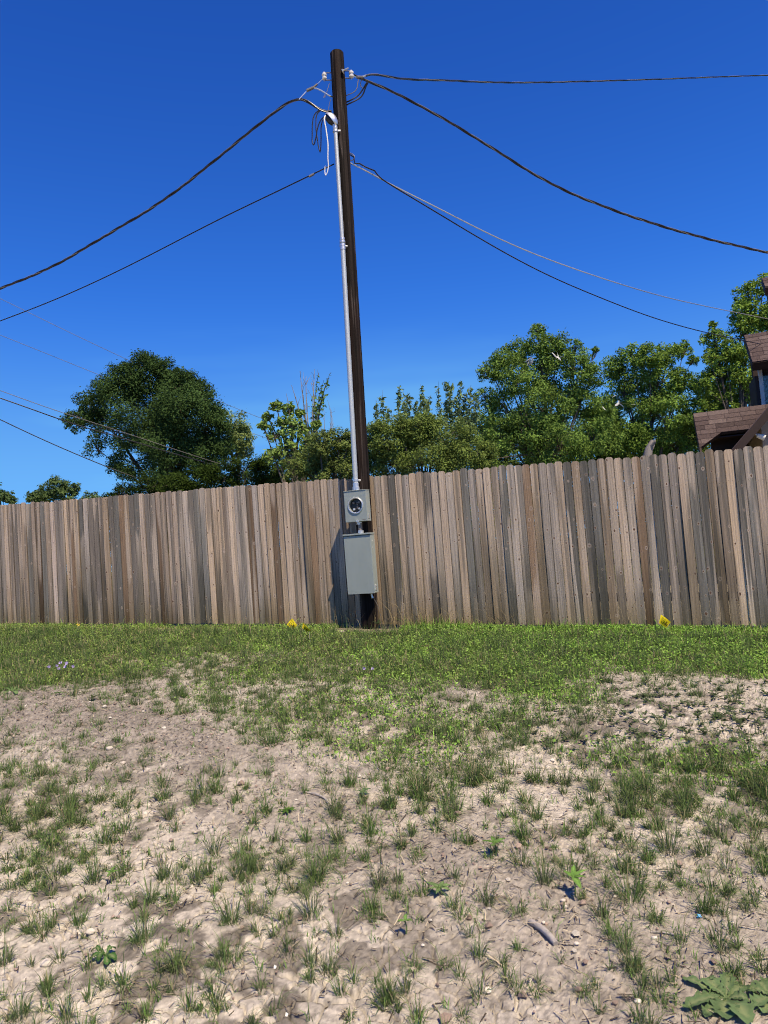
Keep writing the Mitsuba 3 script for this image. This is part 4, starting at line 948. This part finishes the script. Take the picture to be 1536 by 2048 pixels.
# tufts on the bare soil
TUFTS = []
for ox, oy, L in ((0, 1640, [(40, 240, 60), (130, 240, 80), (330, 350, 150), (560, 370, 110), (620, 140, 100), (750, 70, 90), (700, 350, 80), (980, 380, 100), (1180, 370, 110), (1060, 70, 60), (1290, 200, 120), (900, 500, 80), (1390, 610, 130), (250, 690, 120), (470, 640, 120), (20, 680, 80), (30, 860, 100), (870, 730, 150), (1070, 900, 130), (1290, 1060, 140), (740, 1040, 120), (620, 1010, 90), (920, 1020, 60), (290, 1000, 70), (110, 1190, 140), (400, 1190, 120), (530, 1080, 90), (880, 1200, 90), (760, 1150, 50), (1400, 840, 120), (80, 60, 80), (350, 70, 80), (1440, 370, 90), (1050, 500, 80), (800, 520, 60), (1500, 560, 90)]),
                  (512, 1640, [(40, 560, 90), (300, 130, 80), (490, 130, 110), (650, 240, 80), (430, 260, 120), (740, 390, 120), (700, 560, 90), (330, 580, 140), (200, 830, 120), (320, 870, 90), (430, 920, 110), (590, 970, 70), (900, 1030, 90), (950, 900, 80), (780, 1080, 80), (850, 1150, 70), (970, 1190, 90), (110, 1160, 100), (1140, 890, 90), (1340, 1060, 100), (1340, 830, 90), (1190, 350, 80), (1390, 510, 120), (1220, 590, 100), (870, 170, 80), (1080, 70, 70), (1200, 130, 80), (1470, 880, 80), (1510, 970, 90), (1240, 1190, 70), (480, 700, 90), (560, 1190, 60), (150, 190, 60), (980, 210, 60), (1280, 700, 80)]),
                  (1024, 1640, [(30, 1030, 110), (190, 370, 130), (330, 360, 130), (480, 290, 120), (650, 310, 120), (940, 190, 150), (1160, 230, 110), (1290, 300, 100), (700, 480, 180), (560, 400, 80), (1040, 410, 90), (1190, 420, 110), (950, 350, 70), (1150, 560, 100), (880, 600, 80), (1010, 740, 110), (1250, 790, 120), (1320, 680, 100), (1440, 510, 100), (1500, 900, 110), (720, 900, 130), (790, 1010, 90), (430, 1050, 90), (890, 1100, 90), (960, 980, 80), (160, 980, 60), (480, 60, 80), (880, 60, 100), (1240, 100, 130), (1340, 60, 80), (1450, 110, 80), (60, 560, 50), (40, 780, 60)])):
    for x_, y_, R_ in L:
        p = on_ground(ox + x_ / 3, oy + y_ / 3); TUFTS.append((p[0], p[1], R_ / 3 * p[1] / F))
r = np.random.default_rng(202)
x, y, s, q = scatter(46000, r, .5, 8.6, -7.5, 6.5)
g, loose_ = zones(x, y); g = g * np.clip(.3 + 1.9 * (fbm2(x, y, 2.6, 3, 81) - .2), 0, 2)
keep = visible(x, y) & (y > 1.5) & (r.random(len(x)) < np.clip(g, 0, 1) * np.where(y > 3.3, 1.1, 1.9))
for a, b in zip(x[keep], y[keep]): TUFTS.append((a, b, float(r.gamma(4, .010) + .014) * (1 if b > 3.3 else .72)))
TB, TC = [], []
for a, b, R in TUFTS:
    n = int(np.clip(9 + 1150 * R * r.uniform(.4, 1.2), 8, 120) * (1 if b < 3.9 else .62)); rr_ = R * .30 * np.sqrt(r.random(n)); th_ = r.uniform(0, 2 * np.pi, n)
    bx, by = a + rr_ * np.cos(th_), b + rr_ * np.sin(th_); flat = r.random() < .22
    h = R * r.gamma(6, .19, n); lean_ = np.clip(.12 + .75 * rr_ / (R * .30) + r.normal(0 if not flat else .3, .22, n), .02, .97)
    hue = r.uniform(0, 1); c = np.array([.120, .165, .072]) * (1 - hue) + np.array([.110, .185, .055]) * hue
    col = c * (1 + .22 * r.normal(size=(n, 1))) * r.uniform(.8, 1.2); d_ = r.random(n) < .10; col[d_] = DRYC * r.uniform(.5, 1.0, (d_.sum(), 1))
    TB.append((np.stack([bx, by, ground_z(bx, by) - .006], 1), h, th_ + r.normal(0, .5, n), lean_, r.uniform(.0013, .0030, n) * (1 + .20 * max(0, b - 2.5)), np.clip(col, .01, 1)))
x, y, s, q = scatter(150000, r, .4, 8.4, -7.5, 6.5)
g, loose_ = zones(x, y); k_ = visible(x, y) & (y > 1.6) & (r.random(len(x)) < np.clip(g * np.clip(.2 + 2.2 * (fbm2(x, y, 3.1, 3, 85) - .25), 0, 1.6) * .95, 0, 1)); x, y = x[k_], y[k_]
for _k in range(6):
    n = len(x); bx, by = x + r.normal(0, .008, n), y + r.normal(0, .008, n); hue = r.random((n, 1))
    TB.append((np.stack([bx, by, ground_z(bx, by) - .004], 1), r.gamma(5, .0072, n), r.uniform(0, 6.283, n), r.uniform(.2, .97, n), r.uniform(.0018, .0036, n) * (1 + .15 * np.clip(y - 2.5, 0, 9)), np.clip((np.array([.155, .230, .080]) * (1 - hue) + np.array([.13, .26, .058]) * hue) * (1 + .25 * r.normal(size=(n, 1))), .01, 1)))
TB = [np.concatenate(t) for t in zip(*TB)]
m, c = blades(*TB, r, TB[0][:, 1] > 3.9)
put('grass_tufts', m, 'mat_blade', None, False, color=c); tag('grass_tufts', 'sparse grey green grass tufts growing out of the bare soil', 'grass', None, 'stuff')

# dead straw and dry stalks
r = np.random.default_rng(303)
x, y, s, q = scatter(120000, r, .1, 8.6, -7, 6); g, loose_ = zones(x, y)
keep = visible(x, y) & (y > 1.5) & (r.random(len(x)) < .30 + .6 * loose_ + .2 * g); x, y = x[keep], y[keep]; n = len(x)
az = r.uniform(0, 2 * np.pi, n); L = r.gamma(3, .011, n); wd = r.uniform(.0012, .003, n) * (1 + .12 * np.clip(y - 2.5, 0, 9)); z = ground_z(x, y) + r.uniform(.002, .016, n)
d = np.stack([np.cos(az), np.sin(az), r.normal(0, .15, n)], 1); e = np.stack([-np.sin(az), np.cos(az), 0 * az], 1); p = np.stack([x, y, z], 1)
v = np.stack([p - e * wd[:, None], p + e * wd[:, None], p + d * L[:, None] + e * wd[:, None] * .5, p + d * L[:, None] - e * wd[:, None] * .5], 1).reshape(-1, 3); k = np.arange(n)[:, None] * 4
cs = np.where(r.random((n, 1)) < .40, np.array([[.46, .40, .29]]), np.array([[.11, .09, .07]])) * r.uniform(.6, 1.2, (n, 1))
put('dry_straw', (v, np.vstack([k + np.array([0, 1, 2]), k + np.array([0, 2, 3])])), 'mat_vc', None, False, color=np.repeat(cs, 4, 0)); tag('dry_straw', 'bits of dead straw and chaff lying on the soil', 'straw', None, 'stuff')
# tall dry stalks in front of the fence foot
n = 420; s = np.r_[r.normal(.15, .55, 200), r.uniform(-6.5, 4.6, 140), r.normal(.9, .5, 80)][:n]; q = r.uniform(.02, .22, n); p = np.array([0, FD, 0]) + TV * s[:, None] + NV * q[:, None]
keep = np.hypot(p[:, 0] - PB[0], p[:, 1] - PB[1]) > .13; p = p[keep]; n = len(p); p[:, 2] = ground_z(p[:, 0], p[:, 1])
m, c = blades(p, r.gamma(5, .045, n), r.uniform(0, 2 * np.pi, n), r.uniform(.05, .8, n), r.uniform(.0025, .0045, n), np.clip(np.array([.36, .30, .17]) * r.uniform(.5, 1.1, (n, 1)), 0, 1), r)
put('dry_stalks', m, 'mat_blade', None, False, color=c); tag('dry_stalks', 'thin tan dry grass stalks leaning against the foot of the fence', 'dry grass', None, 'stuff')

# pebbles and crumbs
r = np.random.default_rng(404); ico = trimesh.creation.icosphere(subdivisions=0); iv, if_ = np.array(ico.vertices), np.array(ico.faces)
x, y, s, q = scatter(26000, r, .2, 8.6, -7, 6); g, loose_ = zones(x, y)
keep = visible(x, y) & (y > 1.5) & (r.random(len(x)) < .22 + .75 * loose_); x, y = x[keep], y[keep]; n = len(x)
sz = r.gamma(1.8, .0021, n) + .0016; vv = iv[None] * (sz[:, None, None] * r.uniform(.6, 1.3, (n, 12, 1))) * np.array([1, 1, .7]) + np.stack([x, y, ground_z(x, y) + .004 + sz * .3], 1)[:, None]
cs = np.where(r.random((n, 1)) < .16, np.array([[.62, .58, .50]]), np.array([[.34, .265, .22]])) * r.uniform(.65, 1.15, (n, 1))
put('gravel', (vv.reshape(-1, 3), (if_[None] + (np.arange(n) * 12)[:, None, None]).reshape(-1, 3)), 'mat_vc', None, False, color=np.repeat(cs, 12, 0)); tag('gravel', 'crumbs of clay and small pebbles strewn on the soil', 'gravel', None, 'stuff')


# ------------------------------------------------------------------ single plants, sticks, stones
def broad_leaf(base, d, L, w, r, droop=.25, lobes=0.0, rise=.25, col=(.10, .20, .045), nseg=9):
    """One leaf blade with a midrib fold and wavy edge; returns mesh and colours."""
    d = unit(np.array([d[0], d[1], 0.0])); e = np.array([-d[1], d[0], 0.0]); v, c = [], []
    for i in range(nseg):
        t = i / (nseg - 1); z = L * (rise * t - droop * t * t) ; wt = w * math.sin(math.pi * min(1, .04 + .96 * t ** .75)) ** .8 * (1 + lobes * math.sin(t * 22)) + .0006
        p = base + d * L * t + np.array([0, 0, z]); k = .16 * wt
        for u_, hgt_ in ((-1, k), (-.5, k * .7 + .002 * math.sin(9 * t)), (0, 0), (.5, k * .7 - .002 * math.sin(8 * t)), (1, k)):
            v.append(p + e * wt * u_ + np.array([0, 0, hgt_ + r.normal(0, .0012)])); c.append(np.array(col) * (1.35 if u_ == 0 else 1.0) * r.uniform(.9, 1.1))
    f = [t_ for i in range(nseg - 1) for j in range(4) for t_ in ((i * 5 + j, i * 5 + j + 1, i * 5 + j + 6), (i * 5 + j, i * 5 + j + 6, i * 5 + j + 5))]
    return (np.array(v), np.array(f)), np.clip(np.array(c), 0, 1)


def weed(label, px, leaves, seed, stem=0.0, col=(.10, .20, .045), lobes=0.0, name='weed'):
    """leaves: (angle in degrees on the ground, length, half width[, rise])"""
    k = thing(name, label, 'weed'); r = np.random.default_rng(seed); g = on_ground(*px); stem = stem * .72; top = g + np.array([0, 0, stem + .004])
    if stem: put('stem', tube([g - np.array([0, 0, .01]), g + np.array([.004, 0, stem * .6]), top], .0028, 6), 'mat_stem', k)
    for lf_ in leaves:
        a, L, w = lf_[:3]; L, w = L * .78, w * .75; a = math.radians(a); cc = np.array(col) * r.uniform(.85, 1.2)
        m, c = broad_leaf(top + np.array([0, 0, r.uniform(0, .006)]), (math.cos(a), math.sin(a)), L, w, r, r.uniform(.15, .4), lobes, lf_[3] if len(lf_) > 3 else r.uniform(.15, .4), cc)
        put('leaf', m, 'mat_leafy', k, True, color=c)
    return k


def rosette(label, ctr, tips, seed, col, name='weed', lobes=.24, lift=.012):
    """Broad leaves on long stalks: (tip px, half width in px, lift)."""
    k = thing(name, label, 'weed'); r = np.random.default_rng(seed); g = on_ground(*ctr); ppm = F / np.linalg.norm(g - EYE)
    for (tx, ty, hw, *rest) in tips:
        t_ = on_ground(tx, ty); d = (t_ - g)[:2]; L = float(np.hypot(*d)); d = d / L; e = np.array([-d[1], d[0], 0.0]); d3 = np.array([d[0], d[1], 0.0]); w = .76 * hw / ppm; n = 13; v, c = [], []
        cc = np.array(col) * r.uniform(.8, 1.25); ph = r.uniform(0, 6); up_ = lift * r.uniform(.7, 1.5); side = r.normal(0, .12)
        for i in range(n):
            t = i / (n - 1); wt = w * (math.sin(math.pi * min(1, max(0.0, t - .02) ** 1.75 * .98 + .015)) ** .75) * (1 + lobes * math.sin(t * 26 + ph)) + .0016
            bx, by = (g + (t_ - g) * t)[:2] + e[:2] * side * L * t * (1 - t)
            p = np.array([bx, by, float(ground_z(bx, by)) + .006 + up_ * math.sin(math.pi * min(1, t * .85 + .05))])
            for u_ in (-1, -.55, 0, .55, 1):
                wav = .004 * math.sin(t * 30 + u_ * 3 + ph) * abs(u_)
                v.append(p + e * wt * u_ + np.array([0, 0, .22 * wt * abs(u_) + wav])); c.append(np.array([.22, .27, .13]) if u_ == 0 and t < .9 else cc * r.uniform(.85, 1.12))
        f = [q for i in range(n - 1) for j in range(4) for q in ((i * 5 + j, i * 5 + j + 1, i * 5 + j + 6), (i * 5 + j, i * 5 + j + 6, i * 5 + j + 5))]
        put('leaf', (np.array(v), np.array(f)), 'mat_leafy', k, True, color=np.clip(np.array(c), 0, 1))
    return k


pr('mat_stem', (.12, .17, .06), .6)
scene['mat_leafy'] = {'type': 'principledthin', 'base_color': VC, 'roughness': .45, 'diff_trans': .4, 'spec_trans': 0.0}
rosette('large leafy green weed spreading at the bottom right corner', (1452, 2003),
        [(1366, 1962, 11), (1412, 1962, 18), (1456, 1952, 13), (1486, 1975, 16), (1367, 2023, 13), (1385, 2004, 9), (1410, 2040, 13), (1434, 2012, 9), (1452, 2046, 24), (1478, 2030, 14), (1500, 2055, 23), (1500, 2008, 15), (1425, 1990, 10)], 1, (.125, .195, .088), 'large_weed')
rosette('second large leafy weed beside it, cut by the right edge', (1540, 2000), [(1494, 1990, 14), (1516, 1968, 13), (1508, 2022, 15), (1530, 2034, 18), (1545, 1965, 14), (1575, 1985, 16), (1570, 2025, 18)], 2, (.125, .195, .088), 'large_weed')
rosette('weed with six rounded dark green leaves at the lower left', (212, 1918), [(183, 1912, 6), (178, 1929, 7), (196, 1931, 6.5), (230, 1904, 8), (232, 1926, 7.5), (214, 1936, 6)], 3, (.065, .15, .045), lobes=0, lift=.02)
weed('upright seedling with bright leaves right of centre, above the bare mauve soil', (992, 1712), [(30, .07, .013, .5), (100, .06, .012, .6), (170, .07, .013, .5), (250, .07, .013, .4), (310, .07, .012, .5)], 4, .06, (.11, .20, .055))
weed('tall seedling with a drooping bright leaf and a dark shadow, right of centre', (1150, 1792), [(10, .07, .013, .6), (70, .06, .012, .7), (130, .055, .012, .6), (280, .08, .016, .0), (330, .06, .012, .4)], 5, .085, (.15, .28, .065))
weed('small three-leaved seedling in the cracked pale soil near the bottom centre', (812, 1868), [(80, .035, .008, .6), (200, .035, .009, .5), (320, .04, .009, .5)], 6, .055, (.14, .26, .07))
weed('flat pale green weed casting a dark shadow, right of the bottom centre', (882, 1790), [(20, .065, .013), (70, .055, .011), (150, .075, .013), (190, .06, .011), (240, .05, .011), (320, .06, .012)], 7, .03, (.14, .22, .085))
weed('small bright seedling with upright leaves at the left of the foreground', (222, 1768), [(70, .04, .009, .7), (150, .035, .009, .4), (20, .04, .009, .4), (270, .04, .009, .3)], 8, .05, (.13, .24, .06))
rosette('flat green broad-leaved weed at the left edge where the grass ends', (24, 1384), [(44, 1374, 4), (8, 1390, 4), (34, 1390, 4), (40, 1382, 4), (6, 1380, 3.5), (22, 1376, 3.5)], 9, (.14, .25, .09), lobes=0)
weed('small broad-leaved weed below the purple flowers', (118, 1390), [(0, .07, .018), (60, .06, .016), (160, .07, .018), (250, .06, .016), (310, .06, .016)], 10, .02, (.09, .14, .06))
weed('little dark clump of drooping leaves below the purple flowers, further right', (186, 1402), [(0, .06, .012, .5), (60, .05, .012, .5), (130, .06, .012, .5), (200, .06, .012, .4), (260, .05, .012, .3), (310, .05, .012, .4)], 11, .03, (.035, .05, .022))
weed('blue green seedling below the middle of the grass, beside a curved twig', (728, 1592), [(20, .05, .011, .4), (90, .045, .010, .5), (160, .05, .011, .4), (230, .045, .011, .3), (300, .05, .011, .3)], 12, .02, (.09, .15, .075))
weed('low ferny green weed left of centre, below the curved twig', (575, 1626), [(a, .06, .008) for a in range(0, 360, 40)], 13, .01, (.07, .14, .03), .3)
weed('dark green leafy stem at the foot of the pole, right side', (757, 1262), [(0, .08, .02, .8), (80, .09, .02, .9), (160, .08, .02, .8), (220, .07, .02, .5), (300, .08, .02, .5)], 14, .10, (.03, .045, .022))
weed('young pale leaved shoot at the fence foot right of the middle', (1140, 1256), [(60, .1, .02, .8), (120, .1, .02, .9), (200, .08, .018, .4), (330, .08, .018, .4)], 15, .12, (.12, .19, .07))
# many small dark weeds on the bare patch at right
rw = np.random.default_rng(17); WK, WC = [], []
for _ in range(260):
    px, py = rw.uniform(1040, 1536), rw.uniform(1375, 1500)
    if rw.random() < .5: px, py = rw.uniform(1200, 1536), rw.uniform(1365, 1480)
    g_ = on_ground(px, py)
    for a in rw.uniform(0, 6.28, rw.integers(4, 9)):
        m, c = broad_leaf(g_ + np.array([0, 0, .008]), (math.cos(a), math.sin(a)), rw.uniform(.018, .045), rw.uniform(.004, .008), rw, .3, 0, rw.uniform(.3, .9), np.array((.085, .115, .058)) * rw.uniform(.6, 1.3), 4); WK.append(m); WC.append(c)
put('ground_cover', merge(WK), 'mat_leafy', None, True, color=np.vstack(WC)); tag('ground_cover', 'small dark low weeds dotted over the bare patch at right', 'ground cover', None, 'stuff')


def flower(label, px, heads, seed, col, stem_h=.07, size=.010, cat='flower'):
    k = thing('wildflower', label, cat); r = np.random.default_rng(seed); g = on_ground(*px); Y = g[1]
    pr_ = 'mat_petal_y' if col == 'y' else 'mat_petal_p'
    for hx_, hy_ in heads:
        c = at(hx_, hy_, Y + r.uniform(-.05, .05)); gg = np.array([c[0] + r.normal(0, .01), c[1], float(ground_z(c[0], c[1]))])
        if gg[2] > c[2] - .02: c[2] = gg[2] + .03
        put('stem', tube([gg, (gg + c) / 2 + r.normal(0, .004, 3), c], .0022, 5), 'mat_stem', k)
        ms = []
        for a in np.arange(8) * np.pi / 4 + r.uniform(0, 1):
            d = np.array([math.cos(a) * .8, r.uniform(-.8, .4), math.sin(a) * .8 + .2]); e = unit(np.cross(d, [0, -1.0, .4]))
            ms.append((np.array([c, c + d * size * .6 + e * size * .42, c + d * size * 1.25, c + d * size * .6 - e * size * .42]), np.array([[0, 1, 2], [0, 2, 3]])))
        put('petals', merge(ms), pr_, k)


pr('mat_petal_p', (.40, .33, .58), .6); pr('mat_petal_y', (.80, .62, .05), .6)
flower('cluster of pale purple wildflowers in the grass at left', (118, 1352), [(98, 1334), (114, 1332), (121, 1326), (133, 1327), (118, 1338), (130, 1334), (147, 1333)], 1, 'p', size=.017)
flower('pair of pale purple wildflowers in the grass near the middle', (738, 1350), [(728, 1337), (745, 1338)], 2, 'p', size=.015)
flower('single yellow wildflower against the fence foot at left', (157, 1258), [(157, 1250)], 3, 'y', size=.022)
flower('single yellow wildflower at the fence foot beside the right marker flag', (1370, 1258), [(1370, 1247.5)], 4, 'y', size=.022)


def stick(label, a, b, rad, mat, bend=.01, seed=0):
    k = numbered('stick'); p, q = on_ground(*a), on_ground(*b); p[2] += rad * .8; q[2] += rad * .8; r = np.random.default_rng(seed)
    mid = (p + q) / 2 + np.array([bend, bend, rad * .6]); c = spline([p, mid, q], 16); rr_ = rad * (1 + .12 * r.normal(size=16)); rr_[0] *= .7; rr_[-1] *= .8
    put(k, tube(c, rr_, 9), mat, None, 50); tag(k, label, 'stick')


stick('grey weathered stick lying on the soil at the lower right', (1060, 1848), (1112, 1892), .0105, 'mat_stick', .004, 1)
stick('thin curved grey twig lying right of the low ferny weed', (606, 1586), (657, 1609), .006, 'mat_stick', .02, 2)
stick('short pale twig beside the blue scrap at right', (1302, 1866), (1352, 1872), .003, 'mat_stick', .004, 3)
stick('thin dry twig below the tall seedling with the drooping leaf', (1080, 1836), (1066, 1850), .003, 'mat_stick', .004, 4)


def stone(label, px, size, seed, mat='mat_stone'):
    k = numbered('stone'); r = np.random.default_rng(seed); s_ = trimesh.creation.icosphere(subdivisions=3); v = np.array(s_.vertices)
    v = v * (1 + .35 * (meshkit.fbm(v * 1.6 + seed, 3) - .5))[:, None] * np.array([1, .8, .55]) * size; g = on_ground(*px)
    put(k, (v + g + np.array([0, 0, size * .25 + .003]), np.array(s_.faces)), mat, None, True); tag(k, label, 'stone')


pr('mat_stone', mikit.proc(woodcol((.45, .40, .33), (.68, .63, .55), 40)), .9)
for i, (lab, px, sz) in enumerate((('whitish stone on the brown soil at left, below the dark leaf clump', (209, 1415), .020), ('pale stone lying among tufts left of the middle ground', (219, 1499), .022), ('rounded tan stone below the tall seedling at lower right', (1127, 1808), .010), ('small yellowish stone near the bottom right, left of the big weed', (1276, 2006), .011), ('pale flat stone among cracks at the lower left', (181, 1867), .017), ('small white stone beside the six-leaved weed, further left', (93, 1930), .020), ('white stone in the dirt just left of the pole foot', (685, 1265), .030), ('small pale stone between tufts at left, lower middle', (246, 1528), .017), ('yellowish stone below the grey stick', (1153, 1890), .009), ('pale stone left of the curved twig', (440, 1582), .013))):
    stone(lab, px, sz, i + 3)
pr('mat_blue', (.03, .30, .62), .4)
k = numbered('litter_scrap'); g_ = on_ground(1397, 1836)
put(k, (g_ + np.array([[-.006, -.002, .003], [.0, -.005, .005], [.008, .0, .012], [-.001, .003, .013], [.010, -.006, .005]]), np.array([[0, 1, 3], [1, 2, 3], [1, 4, 2]])), 'mat_blue'); tag(k, 'tiny bright blue scrap of plastic among tufts at right', 'litter')
for lab, px in (('tiny white paper scrap at the foot of a tuft, bottom centre left', (550, 1938)), ('tiny white paper scrap lowest at the bottom centre left', (573, 2030))):
    k = numbered('litter_scrap'); g_ = on_ground(*px)
    put(k, (g_ + np.array([[-.005, 0, .004], [.003, -.004, .005], [.006, .002, .009], [-.002, .004, .014]]), np.array([[0, 1, 2], [0, 2, 3]])), 'mat_white'); tag(k, lab, 'litter')
